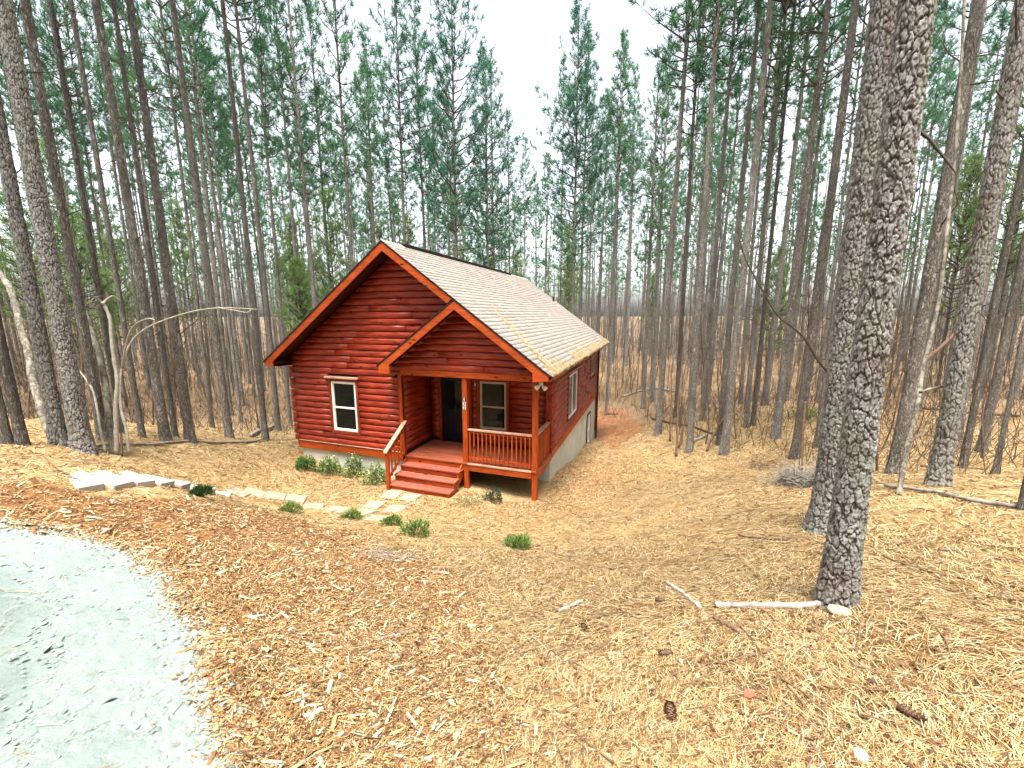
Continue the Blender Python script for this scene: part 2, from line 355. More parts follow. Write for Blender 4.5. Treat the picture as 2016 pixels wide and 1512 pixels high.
# driveway: its own sheet on the same grid, a few millimetres above the ground
cx_, cy_ = gx[FQ].mean(1), gy[FQ].mean(1)
sel = inpoly(cx_+.12*(vnoise(cx_*6, cy_*6, 31)-.5), cy_+.12*(vnoise(cx_*6, cy_*6, 32)-.5), DRIVE) & (R_.ravel()[FQ].max(1) < 40)
fq = FQ[sel]; used, inv = np.unique(fq, return_inverse=True); fq = inv.reshape(-1, 4)
dx_, dy_ = gx[used], gy[used]
dn = vnoise(dx_*2.2, dy_*2.2, 33); dn2 = vnoise(dx_*9, dy_*9, 34)
rut = np.zeros(len(dx_))
edge = np.array(EDGE)
dmin = np.min(np.hypot(dx_[:, None]-edge[None, :, 0], dy_[:, None]-edge[None, :, 1]), 1)
for c0, w in ((.8, .17), (1.35, .13), (2.2, .2)): rut += np.exp(-((dmin-c0)/w)**2)
dcol = np.array([.20, .242, .22])*(.88+.12*dn+.12*dn2)[:, None]*(1-.22*np.clip(rut, 0, 1)*(.5+.7*dn))[:, None]
drive = obj('driveway', npmesh('driveway', np.c_[dx_, dy_, GZ[used]+.012-.024*rut+.016*(vnoise(dx_*13, dy_*13, 36)-.5)*(1-.7*np.clip(rut, 0, 1))+.012*(vnoise(dx_*30, dy_*30, 37)-.5)], fq, dcol, True), M_drive); tag(drive, kind='structure')

def polar_pts(n, r0, r1, amax=1.02, power=1.):
    """points over the open ground, thinner with distance"""
    u = RS.rand(n); r = r0*(r1/r0)**(u**power); a = RS.uniform(-amax, amax, n); return pol(r, a) + (r,)
def near_house(x, y): return ((x > -.05) & (x < 7.75) & (y > -.1) & (y < 11.4)) | ((x > 3.8) & (x < 5.75) & (y > -.9) & (y < .2))

# pine straw needles
def straw(n, r0, r1, wmul, name, label, power=1.):
    x, y, r = polar_pts(n, r0, r1, power=power)
    drv = inpoly(x, y, DRIVE); chp = inpoly(x, y, CHIPS)
    keep = ~near_house(x, y) & ~(drv & (RS.rand(n) > .012)) & ~(chp & (RS.rand(n) > .35)) & ~(inpoly(x, y, CLAY) & (RS.rand(n) > .3))
    clump = vnoise(x*2.3, y*2.3, 41); keep &= RS.rand(n) < .35+.9*clump
    x, y, r = x[keep], y[keep], r[keep]; n = len(x)
    swirl = 5*vnoise(x*.7, y*.7, 42)+RS.normal(0, .75, n)
    L_ = RS.uniform(.05, .17, n)*(1+.25*np.clip(r/8, 0, 1)); W_ = (.0011+.00075*r)*wmul*RS.uniform(.7, 1.3, n)
    tv = np.array([[-.5, -.5, 0], [-.5, .5, 0], [0, .5, .06], [0, -.5, .06], [.5, -.3, 0], [.5, .3, 0]], float)
    tv[:, 1] *= 1; tf = np.array([[0, 3, 2, 1], [3, 4, 5, 2]])
    z = gz(x, y)+RS.uniform(.0, .016, n)
    Rm = frames(gnorm(x, y), swirl, RS.uniform(.02, .2, n))
    V, Fc = scatter(tv, tf, np.c_[x, y, z], Rm, np.c_[L_, W_, L_])
    pal = np.array([[.43, .315, .145], [.51, .40, .22], [.31, .19, .075], [.15, .070, .026], [.58, .50, .33]])
    c = pal[RS.choice(5, n, p=[.27, .2, .23, .21, .09])]*RS.uniform(.8, 1.15, (n, 1))
    o = obj(name, npmesh(name, V, Fc, np.repeat(c, 6, 0)), M_straw); tag(o, label, 'straw', kind='stuff'); return o
straw(230000, .75, 5.5, 1., 'pine_straw', 'golden pine straw blanketing the near slope')
straw(110000, 5, 19, 1.25, 'pine_straw', 'golden pine straw over the yard around the cabin', .75)

# shredded wood chips on the bank
x, y, r = polar_pts(200000, .7, 9.0, .95)
k = inpoly(x+RS.normal(0, .12, len(x)), y+RS.normal(0, .12, len(x)), CHIPS) & ~inpoly(x+RS.normal(0, .04, len(x)), y, DRIVE); x, y, r = x[k], y[k], r[k]
E_ = np.array(EDGE); ei = RS.randint(0, len(E_)-1, 9000); ef = RS.rand(9000, 1); ep = E_[ei]*(1-ef)+E_[ei+1]*ef+np.array([.03, .05])+RS.normal(0, .06, (9000, 2)); x = np.r_[x, ep[:, 0]]; y = np.r_[y, ep[:, 1]]; r = np.hypot(x-CAM[0], y-CAM[1]); n = len(x)
tv = np.array([[-.5, -.5, -.5], [.5, -.4, -.5], [.5, .4, -.5], [-.5, .5, -.5], [-.45, -.3, .5], [.4, -.4, .5], [.5, .3, .5], [-.5, .45, .5]]); tf = np.array([[4, 5, 6, 7], [0, 1, 5, 4], [1, 2, 6, 5], [2, 3, 7, 6], [3, 0, 4, 7]])
big = RS.rand(n) < .025
L_ = np.where(big, RS.uniform(.04, .11, n), RS.lognormal(-3.9, .5, n))*(.75+.06*r); W_ = L_*RS.uniform(.05, .25, n)+.0007*r; H_ = W_*.22+.001
Rm = frames(gnorm(x, y), 5*vnoise(x*.9, y*.9, 51)+RS.normal(0, .9, n), RS.uniform(.1, .55, n))
V, Fc = scatter(tv, tf, np.c_[x, y, gz(x, y)+RS.uniform(0, .03, n)], Rm, np.c_[L_, W_, H_])
pal = np.array([[.31, .185, .077], [.40, .265, .125], [.22, .115, .045], [.12, .058, .023], [.50, .42, .29], [.44, .33, .175]])
c = pal[np.where(big & (RS.rand(n) < .6), 4, RS.choice(6, n, p=[.28, .18, .25, .18, .03, .08]))]*RS.uniform(.75, 1.15, (n, 1))
tag(obj('wood_chips', npmesh('wood_chips', V, Fc, np.repeat(c, 8, 0)), M_chip), 'shredded brown wood chip mulch on the bank beside the gravel', 'mulch', kind='stuff')

# gravel
x, y, r = polar_pts(110000, .8, 11, .98)
e = np.array(EDGE); dm = np.min(np.hypot(x[:, None]-e[None, :, 0], y[:, None]-e[None, :, 1]), 1)
band = (vnoise(x*1.6, y*1.6, 61) > .42) | (dm < .35)
k = (inpoly(x+RS.normal(0, .05, len(x)), y+RS.normal(0, .05, len(x)), DRIVE)) & (band | (RS.rand(len(x)) < .3)) & ~((np.exp(-((dm-.8)/.17)**2)+np.exp(-((dm-1.35)/.13)**2)+np.exp(-((dm-2.2)/.2)**2) > .5) & (RS.rand(len(x)) < .8)); x, y, r, dm = x[k], y[k], r[k], dm[k]
ei = RS.randint(0, len(EDGE)-1, 6000); ef = RS.rand(6000, 1); ep = e[ei]*(1-ef)+e[ei+1]*ef+RS.normal(0, .055, (6000, 2))
x = np.r_[x, ep[:, 0]]; y = np.r_[y, ep[:, 1]]; r = np.hypot(x-CAM[0], y-CAM[1]); dm = np.r_[dm, np.zeros(6000)]; n = len(x)
tv = np.array([[1, 0, 0], [.2, .9, .1], [-.9, .35, 0], [-.6, -.8, .1], [.5, -.85, 0], [.3, .1, .75], [-.35, -.15, .7]]); tf = np.array([[0, 1, 5], [1, 6, 5], [1, 2, 6], [2, 3, 6], [3, 4, 6], [4, 5, 6], [4, 0, 5]])
s = RS.lognormal(-5.45, .6, n)*(1+.06*r)*np.where(dm < .3, 1.5, 1.); s = np.clip(s, .0015, .026)
Rm = frames(np.tile([0, 0, 1.], (n, 1)), RS.uniform(0, 6.28, n), .25*np.ones(n))
V, Fc = scatter(tv, tf, np.c_[x, y, gz(x, y)+.008], Rm, np.c_[s*1.15, s, s*RS.uniform(.5, 1.1, n)])
c = np.array([.21, .25, .228])*RS.uniform(.72, 1.28, (n, 1))
tag(obj('gravel', npmesh('gravel', V, Fc, np.repeat(c, 7, 0)), M_stone), 'pale grey crushed gravel covering the driveway', 'gravel', kind='stuff')

# dead leaves
x, y, r = polar_pts(9000, 1.0, 17, 1.02, .85); k = ~near_house(x, y) & ~inpoly(x, y, DRIVE); x, y, r = x[k], y[k], r[k]
xs, ys = RS.normal(5.2, 1.6, 500), RS.normal(-.9, .45, 500); xs2, ys2 = RS.normal(2.2, 1.1, 260), RS.normal(-.55, .25, 260); xs3, ys3 = RS.normal(8.6, .7, 500), RS.uniform(0, 9, 500)
x = np.r_[x, xs, xs2, xs3]; y = np.r_[y, ys, ys2, ys3]; k = ~near_house(x, y); x, y = x[k], y[k]; r = np.hypot(x-CAM[0], y-CAM[1]); n = len(x)
tv = np.array([[-.5, 0, 0], [-.15, .28, .12], [.5, 0, .02], [-.15, -.28, .1]]); tf = np.array([[0, 1, 2, 3]]); tf = np.array([[0, 2, 1], [0, 3, 2]])
s = RS.uniform(.015, .045, n)*(1+.045*r)
V, Fc = scatter(tv, tf, np.c_[x, y, gz(x, y)+.02], frames(gnorm(x, y), RS.uniform(0, 6.28, n), .35*np.ones(n)), np.c_[s, s, s])
pal = np.array([[.15, .07, .03], [.10, .05, .025], [.23, .125, .055], [.36, .27, .17]]); c = pal[RS.choice(4, n, p=[.36, .3, .24, .1])]*RS.uniform(.7, 1.2, (n, 1))
tag(obj('fallen_leaves', npmesh('fallen_leaves', V, Fc, np.repeat(c, 4, 0)), M_straw), 'brown fallen leaves strewn over the straw', 'leaves', kind='stuff')

# ------------------------------------------------------------------ cabin
W, OH, EO, XA, ZA, MS = 7.70, .55, .457, 3.831, 5.734, .734
PX, DP, LEN, HS1, HS0, XP = 3.837, 1.545, 11.11, .082, -.164, 5.80
NM, EB, ZB, PLE = 5.65, .364, 2.30, 3.54
ZP = ZA-MS*(XP-XA); ZE = ZA-MS*(W+EO-XA); ZEL = ZA-MS*(XA+EO)
cabin = empty('log_cabin', (3.85, 0, -.7), 'small red log cabin with a shingled gable roof and front porch', 'cabin')
FR = lambda u, v, w: (u, -w, v)            # facing -Y : u = X, v = Z, w outward
def RT(x0): return lambda u, v, w: (x0+w, u, v)   # facing +X : u = Y
def FRY(y0): return lambda u, v, w: (u, y0-w, v)
def mbox(mb, f, u0, u1, v0, v1, w0, w1):
    V = [f(*q) for q in [(u0,v0,w0),(u1,v0,w0),(u1,v1,w0),(u0,v1,w0),(u0,v0,w1),(u1,v0,w1),(u1,v1,w1),(u0,v1,w1)]]
    return mb.add(V, [(0,3,2,1),(4,5,6,7),(0,1,5,4),(1,2,6,5),(2,3,7,6),(3,0,4,7)])
def board(name, f, u0, u1, v0, v1, w0, w1, m, parent, bev=.006):
    mb = MB(); mbox(mb, f, u0, u1, v0, v1, w0, w1); return mb.obj(name, m, parent, bev)
# stucco foundation under an L-shaped plan
fp = [(.05, .05), (PX-.02, .05), (PX-.02, DP+.06), (W-.05, DP+.06), (W-.05, LEN-.03), (.05, LEN-.03)]
MB().prism(fp, -3.4, HS0+.03, lambda a, b, d: (a, b, d)).obj('foundation', M_stucco, cabin)
core = [(.06, .06), (PX-.05, .06), (PX-.05, DP+.06), (W-.06, DP+.06), (W-.06, LEN-.05), (.06, LEN-.05)]
wallc = MB().prism(core, HS0+.03, 2.62, lambda a, b, d: (a, b, d))
wallc.prism([(.06, 2.62), (XA, ZA-.26), (W-.06, 2.62)], .06, .16, lambda a, b, d: (a, d, b))
wallc.prism([(.06, 2.62), (XA, ZA-.26), (W-.06, 2.62)], LEN-.15, LEN-.05, lambda a, b, d: (a, d, b))
wall = wallc.obj('wall', M_core, cabin)
CH = .178
def log(f, v0, v1, lo, hi, w0, m, parent, bulge=.05, name='log'):
    """half-round log course; lo/hi are functions of height giving the ends; bows and wobbles a little along its length"""
    n = 7; prof = []
    for i in range(n):
        a = math.pi*i/(n-1); prof.append((v0+(v1-v0)*(.5-.5*math.cos(a)), w0+bulge*math.sin(a)**.62+.004))
    a_, b_ = lo((v0+v1)/2), hi((v0+v1)/2)
    if b_-a_ < .06: return
    if b_-a_ > 3.1 and name == 'log':
        cut = a_+(b_-a_)*random.uniform(.25, .75)
        log(f, v0, v1, lo, lambda z: cut-.003, w0, m, parent, bulge, 'log '); return log(f, v0, v1, lambda z: cut+.003, hi, w0, m, parent, bulge, 'log ')
    name = name.strip()
    seg = max(1, int((b_-a_)/.45)); V = []; ph = random.random()*9
    for j in range(seg+1):
        s = j/seg
        for v, w in prof:
            u0, u1 = lo(v), hi(v); u = u0+(u1-u0)*s
            V.append(f(u, v+.003*math.sin(u*2.3+ph), w+.0045*math.sin(u*1.7+ph*2)*(w > w0+.02)))
    Fc = []
    for j in range(seg):
        for i in range(n-1): Fc.append((j*n+i, (j+1)*n+i, (j+1)*n+i+1, j*n+i+1))
    Fc += [tuple(range(n)), tuple(seg*n+i for i in range(n))[::-1]]
    mb = MB(); mb.add(V, Fc); o = mb.obj(name, m, parent, 0, False)
    for p in o.data.polygons: p.use_smooth = len(p.vertices) == 4
    return o
WIN = (1.428, 2.291, .521, 2.001)
zu = ZA-.20
mainL = lambda z: max(0., XA-(zu-z)/MS)
for k in range(31):
    v0 = HS1+k*CH; v1 = v0+CH-.003
    if v1 > zu: break
    end = -.13 if k % 2 else -.02
    lo = (lambda z, e=end: max(e, XA-(zu-z)/MS)) if v0 < 2.5 else mainL
    if v1 < 2.36: hi = lambda z: PX-.10
    else: hi = lambda z: min(XA+(zu-z)/MS, XP-(ZP-.1-z)/MS+.45)
    if v1 > WIN[2]-.06 and v0 < WIN[3]+.06:
        log(FR, v0, v1, lo, lambda z: WIN[0]-.095, -.02, M_logx, wall, .068); log(FR, v0, v1, lambda z: WIN[1]+.095, hi, -.02, M_logx, wall, .068)
    else: log(FR, v0, v1, lo, hi, -.02, M_logx, wall, .068)
    if k % 2 == 0 and v0 < 2.4: board('log_end', FR, -.10, .035, v0, v1-.006, .0, .075, M_sy, wall, .012)
# skirt boards
board('skirt_board', FR, -.03, PX-.05, HS0, HS1-.004, -.03, .035, M_ox, cabin)
board('skirt_cap', FR, -.04, PX-.05, HS1-.006, HS1+.012, -.03, .06, M_pale, cabin)
board('skirt_board', RT(W), DP, LEN, HS0, HS1-.004, -.03, .03, M_oy, cabin)
board('skirt_cap', RT(W), DP, LEN, HS1-.006, HS1+.012, -.03, .055, M_oy, cabin)
# side wall
SW = (3.80, 5.35, .415, 1.903); TW = (8.66, 9.83, 1.175, 1.99); BW = (8.54, 9.33, -2.0, -.641)
for k in range(13):
    v0 = HS1+k*CH; v1 = v0+CH-.003; cuts = [DP-(.10 if k % 2 else .0)]
    for (a, b, c, d) in (SW, TW):
        if v1 > c-.06 and v0 < d+.06: cuts += [a-.095, b+.095]
    cuts.append(LEN+.02)
    for a, b in zip(cuts[::2], cuts[1::2]): log(RT(W-.03), v0, v1, lambda z, a=a: a, lambda z, b=b: b, .0, M_logy, wall, .06)
    if k % 2 == 0: board('log_end', RT(W), DP-.12, DP+.0, v0, v1-.01, -.09, .03, M_sx, wall, .012)
# recess walls: side (facing +X) and back (facing -Y)
for k in range(13):
    v0 = HS1+k*CH; v1 = v0+CH-.003
    log(RT(PX-.06), v0, v1, lambda z: .06, lambda z: DP, .0, M_logy, wall, .03)
    cuts = [PX, W-.05]
    for (a, b, c, d) in ((4.2, 5.11, -.1, 2.08), (5.492, 6.331, .516, 1.973)):
        if v1 > c-.05 and v0 < d+.05: cuts[-1:-1] = [a-.1, b+.1]
    for a, b in zip(cuts[::2], cuts[1::2]): log(FRY(DP+.04), v0, v1, lambda z, a=a: a, lambda z, b=b: b, .0, M_logx, wall, .03)
# corner trims
board('corner_trim', FR, PX-.105, PX+.005, HS0+.17, ZB+.05, -.03, .04, M_oz, cabin)
board('corner_trim', RT(PX-.03), -.02, .09, HS0+.17, ZB+.05, .0, .035, M_sz, cabin)
board('corner_trim', RT(W), DP-.10, DP-.04, -.1, 2.3, -.16, -.02, M_sz, cabin)
# porch ceiling and beam
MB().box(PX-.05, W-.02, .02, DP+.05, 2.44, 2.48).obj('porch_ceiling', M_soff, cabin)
board('porch_beam', FR, PX-.02, W+.0, ZB, ZB+.16, -.12, .045, M_ox, cabin, .01)
board('porch_beam', RT(W), .13, DP-.1, ZB, ZB+.16, -.14, .0, M_oy, cabin, .01)
# porch gable: logs in front of the beam line
zup = ZP-.20
pg = MB().prism([(PX-.1, ZB+.13), (XP, ZP-.24), (W-.02, ZB+.13)], -.01, .05, lambda a, b, d: (a, d, b)).obj('porch_gable', M_core, cabin)
for k in range(10):
    v0 = ZB+.155+k*CH; v1 = v0+CH-.003
    if v1 > zup: break
    log(FR, v0, v1, lambda z: max(PX-.3, XP-(zup-z)/MS), lambda z: min(W, XP+(zup-z)/MS), .01, M_logx, pg, .062)
# roof
rt = .10
poly = [(-EO, ZEL), (XA, ZA), (W+EO, ZE), (W+EO, ZE-rt), (XA, ZA-rt*1.2), (-EO, ZEL-rt)]
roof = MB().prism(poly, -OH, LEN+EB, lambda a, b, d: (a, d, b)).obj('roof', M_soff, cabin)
ZPL = ZP-MS*(XP-PLE)
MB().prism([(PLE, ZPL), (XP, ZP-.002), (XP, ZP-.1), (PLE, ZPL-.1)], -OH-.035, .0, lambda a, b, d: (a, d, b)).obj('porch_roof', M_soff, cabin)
def rake(pts, y0, y1, name, m=M_ox): return MB().prism(pts, y0, y1, lambda a, b, d: (a, d, b)).obj(name, m, cabin, .004)
FV = .215; DE = .035
yr0, yr1 = -OH-.035, -OH-.002
zb_t = ZEL-.145
# main left rake with a level-cut tail, main right rake down to the porch peak
xl = -EO+.04; 
rake([(XA, ZA-DE), (XA, ZA-DE-FV), (xl+.29, ZA-DE-FV-MS*(XA-xl-.29)), (xl+.29, zb_t), (xl, zb_t), (xl, ZA-DE-MS*(XA-xl))], yr0, yr1, 'rake_board')
xe = XP-.06
rake([(XA+.001, ZA-DE), (xe, ZA-DE-MS*(xe-XA)), (xe-.14, ZA-DE-FV-MS*(xe-.14-XA)), (XA+.001, ZA-DE-FV)], yr0, yr1, 'rake_board')
# porch rakes, slightly proud
py0, py1 = -OH-.075, -OH-.04
xpl = PLE+.03
rake([(XP, ZP-DE), (XP, ZP-DE-FV), (xpl+.32, ZP-DE-FV-MS*(XP-xpl-.32)), (xpl+.32, 2.41), (xpl, 2.41), (xpl, ZP-DE-MS*(XP-xpl))], py0, py1, 'rake_board')
xr = W+EO-.03; xi = 7.75
rake([(XP+.001, ZP-DE), (xr, ZA-DE-MS*(xr-XA)), (xr, 2.43), (xi, 2.40), (xi, ZA-DE-FV-MS*(xi-XA)), (XP+.001, ZP-DE-FV)], py0, py1, 'rake_board')
# black drip edges above the rakes
def drip(x0, z0, x1, z1, y0, y1): return MB().prism([(x0, z0+.006), (x1, z1+.006), (x1, z1-DE), (x0, z0-DE)], y0, y1, lambda a, b, d: (a, d, b)).obj('drip_edge', M_black, roof)
drip(XA, ZA, -EO-.03, ZEL-.022, yr0-.012, yr1+.1); drip(XA+.001, ZA, XP-.04, ZA-MS*(XP-.04-XA), yr0-.012, yr1+.1)
drip(XP, ZP+.004, PLE-.03, ZPL-.018, py0-.012, py1+.05); drip(XP+.001, ZP+.004, W+EO, ZE+.004, py0-.012, py1+.05)
# eave fascia, soffit, gutter-like drip on the right side
board('eave_fascia', RT(W+EO), -OH+.02, LEN+EB, ZE-.15, ZE-.012, -.04, -.005, M_oy, cabin)
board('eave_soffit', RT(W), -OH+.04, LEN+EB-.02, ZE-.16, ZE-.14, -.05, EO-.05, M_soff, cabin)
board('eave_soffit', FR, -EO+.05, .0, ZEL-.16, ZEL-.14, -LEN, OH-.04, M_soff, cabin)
board('eave_fascia', RT(-EO), -OH+.02, LEN+EB, ZEL-.15, ZEL-.012, .005, .04, M_oy, cabin)
# shingles: each tab a piece on the visible right slope
ang = math.atan(MS); ca, sa = math.cos(ang), math.sin(ang)
def slope_pt(s, y, h=0): return (XA+s*ca+h*sa, y, ZA-s*sa+h*ca)         # s = distance down the right slope from the ridge
SL = (W+EO-XA)/ca+.03; EXP = .145; TAB = .305
tabs = []
nrow = int(SL/EXP)
for r_ in range(nrow):
    s1 = SL-r_*EXP; off = (r_ % 2)*TAB/2 + (r_ % 3)*.05
    y = -OH-.06-off*.999
    while y < LEN+EB+.02:
        y0, y1 = max(y, -OH-.07), min(y+TAB, LEN+EB+.03)
        if y1-y0 > .05: tabs.append((s1, y0, y1))
        y += TAB
def tab_mesh(w): 
    mb = MB(); e = .012
    mb.add([(-.03, .005, .002), (EXP+.012, .004, .015), (EXP+.012, w-.004, .015), (-.03, w-.005, .002), (EXP+.012, .005, -.004), (EXP+.012, w-.005, -.004)], [(0, 1, 2, 3), (1, 4, 5, 2)])
    return mb
TM = []
for q_ in range(8):
    tm_ = tab_mesh(TAB); TM.append(npmesh('shingle', tm_.V, tm_.F, np.full((len(tm_.V), 3), (q_+.5)/8))); TM[-1].materials.append(M_sha)
def seen_size(t):
    c = np.array(slope_pt(t[0]-.07, (t[1]+t[2])/2)); return np.linalg.norm(c-CAM)
order = sorted([t for t in tabs if abs(t[2]-t[1]-TAB) < .001], key=seen_size); near = set(order[:300])
Rm_ = Matrix(((ca, 0, sa), (0, 1, 0), (-sa, 0, ca)))
V_, F_, C_ = [], [], []
offc = cabin.location+roof.location
for t in tabs:
    o_ = slope_pt(t[0]-EXP, t[1], .003+random.uniform(0, .005))
    if t in near:
        o = bpy.data.objects.new('shingle', random.choice(TM)); link(o); o.parent = roof
        o.matrix_local = Matrix.Translation(Vector(o_)-offc-Vector((0, 0, 0))) @ Rm_.to_4x4() @ Matrix.Rotation(random.gauss(0, .006), 4, 'Z')
    else:
        q = tab_mesh(t[2]-t[1]); n0 = len(V_)
        V_ += [tuple(Rm_ @ Vector(v)+Vector(o_)) for v in q.V]; F_ += [tuple(i+n0 for i in f) for f in q.F]; C_ += [random.random()]*len(q.V)
o = obj('shingle_field', npmesh('shingle_field', V_, F_, np.array(C_)[:, None]*np.ones(3)), M_sha, roof); tag(o, kind='stuff')
# left slope: shingle courses in long strips, unseen from the front
V_, F_ = [], []; SLl = (XA+EO)/ca+.03
for r_ in range(int(SLl/EXP)):
    s1 = SLl-r_*EXP
    p = [(XA-s*ca-h*sa, yy, ZA-s*sa+h*ca) for s, h in ((s1-EXP-.03, .005), (s1, .012), (s1, .001)) for yy in (-OH-.05, LEN+EB+.03)]
    n0 = len(V_); V_ += p; F_ += [(n0, n0+1, n0+3, n0+2), (n0+2, n0+3, n0+5, n0+4)]
o = obj('shingle_course', npmesh('shingle_course', V_, F_, np.full((len(V_), 3), .5)), M_sha, roof); tag(o, kind='stuff')
y = -OH-.05
while y < LEN+EB:
    y1 = min(y+.3, LEN+EB+.02)
    MB().prism([(XA-.15, ZA-.15*MS+.016), (XA, ZA+.022), (XA+.15, ZA-.15*MS+.016), (XA+.15, ZA-.15*MS+.008), (XA, ZA+.012), (XA-.15, ZA-.15*MS+.008)], y, y1-.006, lambda a, b, d: (a, d, b)).obj('ridge_cap', M_sh, roof)
    y = y1
# ridge vent strip and plumbing vent
MB().box(XA-.10, XA+.10, .3, LEN-2.2, ZA-.02, ZA+.055).obj('ridge_vent', M_black, roof, .012)
vp = slope_pt(2.02, 10.9); vb = MB(); vb.tube([(vp[0], vp[1], vp[2]-.02), (vp[0], vp[1], vp[2]+.24)], [.05, .05], 12); vb.obj('vent_pipe', M_black, roof)
# windows
def window(name, f, u0, u1, v0, v1, kind, wm, casing, head=None, wout=.05):
    c = MB()
    for (a, b, p, q) in ((u0-.095, u0-.012, v0-.095, v1+.09), (u1+.012, u1+.095, v0-.095, v1+.09), (u0-.012, u1+.012, v1+.012, v1+.09), (u0-.012, u1+.012, v0-.095, v0-.012)):
        mbox(c, f, a, b, p, q, -.03, wout)
    win = c.obj(name, casing, cabin, .006)
    fr = MB(); t = .055
    for (a, b, p, q) in ((u0, u0+t, v0, v1), (u1-t, u1, v0, v1), (u0+t, u1-t, v1-t, v1), (u0+t, u1-t, v0, v0+t)): mbox(fr, f, a, b, p, q, -.02, wout-.012)
    fr.obj('frame', wm, win, .005)
    if kind == 'hung':
        vm = v0+.47*(v1-v0)
        for (p, q, w) in ((v0+t, vm-.012, .0), (vm+.02, v1-t, .008)):
            s = MB(); e = .012
            for (a, b, c0, d) in ((u0+t, u0+t+e, p, q), (u1-t-e, u1-t, p, q), (u0+t+e, u1-t-e, q-e, q), (u0+t+e, u1-t-e, p, p+e)): mbox(s, f, a, b, c0, d, w-.015, w+.012)
            so_ = s.obj('sash', wm, win)
        MB_ = MB(); mbox(MB_, f, u0+t, u1-t, vm-.018, vm+.022, -.01, .026); MB_.obj('meeting_rail', wm, win, .004)
        for (p, q) in ((v0+t, vm), (vm, v1-t)): g = MB(); mbox(g, f, u0+t+.01, u1-t-.01, p+.01, q-.01, -.018, -.006); g.obj('pane', M_glass, win)
    else:
        um = (u0+u1)/2; MB_ = MB(); mbox(MB_, f, um-.03, um+.03, v0+t, v1-t, -.015, .024); MB_.obj('mullion', wm, win, .004)
        for (a, b) in ((u0+t, um-.03), (um+.03, u1-t)): g = MB(); mbox(g, f, a+.002, b-.002, v0+t+.002, v1-t-.002, -.018, -.004); g.obj('pane', M_glass, win)
    if head: mb = MB(); mbox(mb, f, u0-.17, u1+.14, v1+.094, v1+.15, -.02, wout+.075); mb.obj('head_cap', head, win, .008)
    return win
window('window', FR, *WIN[:2], *WIN[2:], 'hung', M_white, M_sz, M_pale, .055)
window('window', FRY(DP+.02), 5.492, 6.331, .516, 1.973, 'hung', M_tan, M_sz)
window('window', RT(W-.005), *SW[:2], *SW[2:], 'slide', M_white, M_sz, M_paley)
window('window', RT(W-.005), *TW[:2], *TW[2:], 'slide', M_tan, M_sz, M_paley)
window('basement_window', RT(W-.06), *BW[:2], *BW[2:], 'hung', M_white, M_brown)
# blind slats seen behind the lower sash
# front door
d = MB(); f = FRY(DP+.02)
for (a, b, p, q) in ((4.09, 4.19, -.02, 2.16), (5.12, 5.22, -.02, 2.16), (4.19, 5.12, 2.06, 2.16)): mbox(d, f, a, b, p, q, -.03, .05)
door = d.obj('door', M_sz, cabin, .005)
board('door_leaf', f, 4.2, 5.11, .01, 2.05, -.03, .012, M_navy, door)
for (a, b, p, q) in ((4.3, 4.6, .15, .85), (4.71, 5.01, .15, .85)): board('door_panel', f, a, b, p, q, .012, .024, M_navy, door, .008)
g = MB(); mbox(g, f, 4.34, 4.97, 1.05, 1.92, .013, .019); g.obj('pane', M_glass, door)
hn = MB(); hn.tube([(5.04, DP-.005, 1.0), (5.04, DP-.06, 1.0)], [.022, .03], 10); hn.obj('handle', M_metal, door, 0, True)
board('doorbell', f, 5.33, 5.37, 1.82, 1.90, .03, .06, M_white, cabin)
# porch deck
deck = MB(); deck.box(PX, W-.06, .05, DP, -.19, -.045); deck = deck.obj('porch_deck', M_core, cabin)
nb = 11; bw = (DP+.03)/nb
for i in range(nb):
    y0 = -.03+i*bw; MB().box(PX+.01, W-.0, y0+.003, y0+bw-.003, -.042, 0).obj('deck_board', M_deck, deck, .004)
board('deck_fascia', FR, PX+.0, NM-.0, -.214, -.045, -.045, -.0, M_ox, cabin)
board('deck_fascia', FR, NM+.145, W-.135, -.214, -.045, -.05, .012, M_ox, cabin)
board('deck_edge', FR, NM+.145, W-.135, -.045, .004, -.0, .03, M_pale, cabin)
board('deck_fascia', RT(W), .0+.135, DP-.0, -.214, -.045, -.05, .012, M_oy, cabin)
def post(x0, x1, name='porch_post'):
    xm = (x0+x1)/2; zg = g1(xm, .06)-.06
    return board(name, FR, x0, x1, zg, ZB+.01, -.132, .0, M_oz, cabin, .01)
post_mid = post(NM, NM+.14); post_r = post(W-.132, W)
post_r['label'] = 'right corner porch post'; post_mid['label'] = 'middle porch post carrying the house number 132'
def railing(f, u0, u1, n, pale, rm):
    rl = MB(); mbox(rl, f, u0, u1, .895, .935, -.115, .0); top = rl.obj('railing', pale, cabin, .006)
    board('top_stringer', f, u0, u1, .81, .893, -.08, -.045, rm, top); board('bottom_rail', f, u0, u1, .09, .165, -.08, -.045, rm, top)
    for i in range(n):
        u = u0+(u1-u0)*(i+.5)/n; board('baluster', f, u-.017, u+.017, .05, .86, -.044, -.010, M_oz, top, .003)
railing(FR, NM+.142, W-.134, 15, M_pale, M_ox); railing(RT(W-.01), .134, DP-.10, 11, M_paley, M_oy)
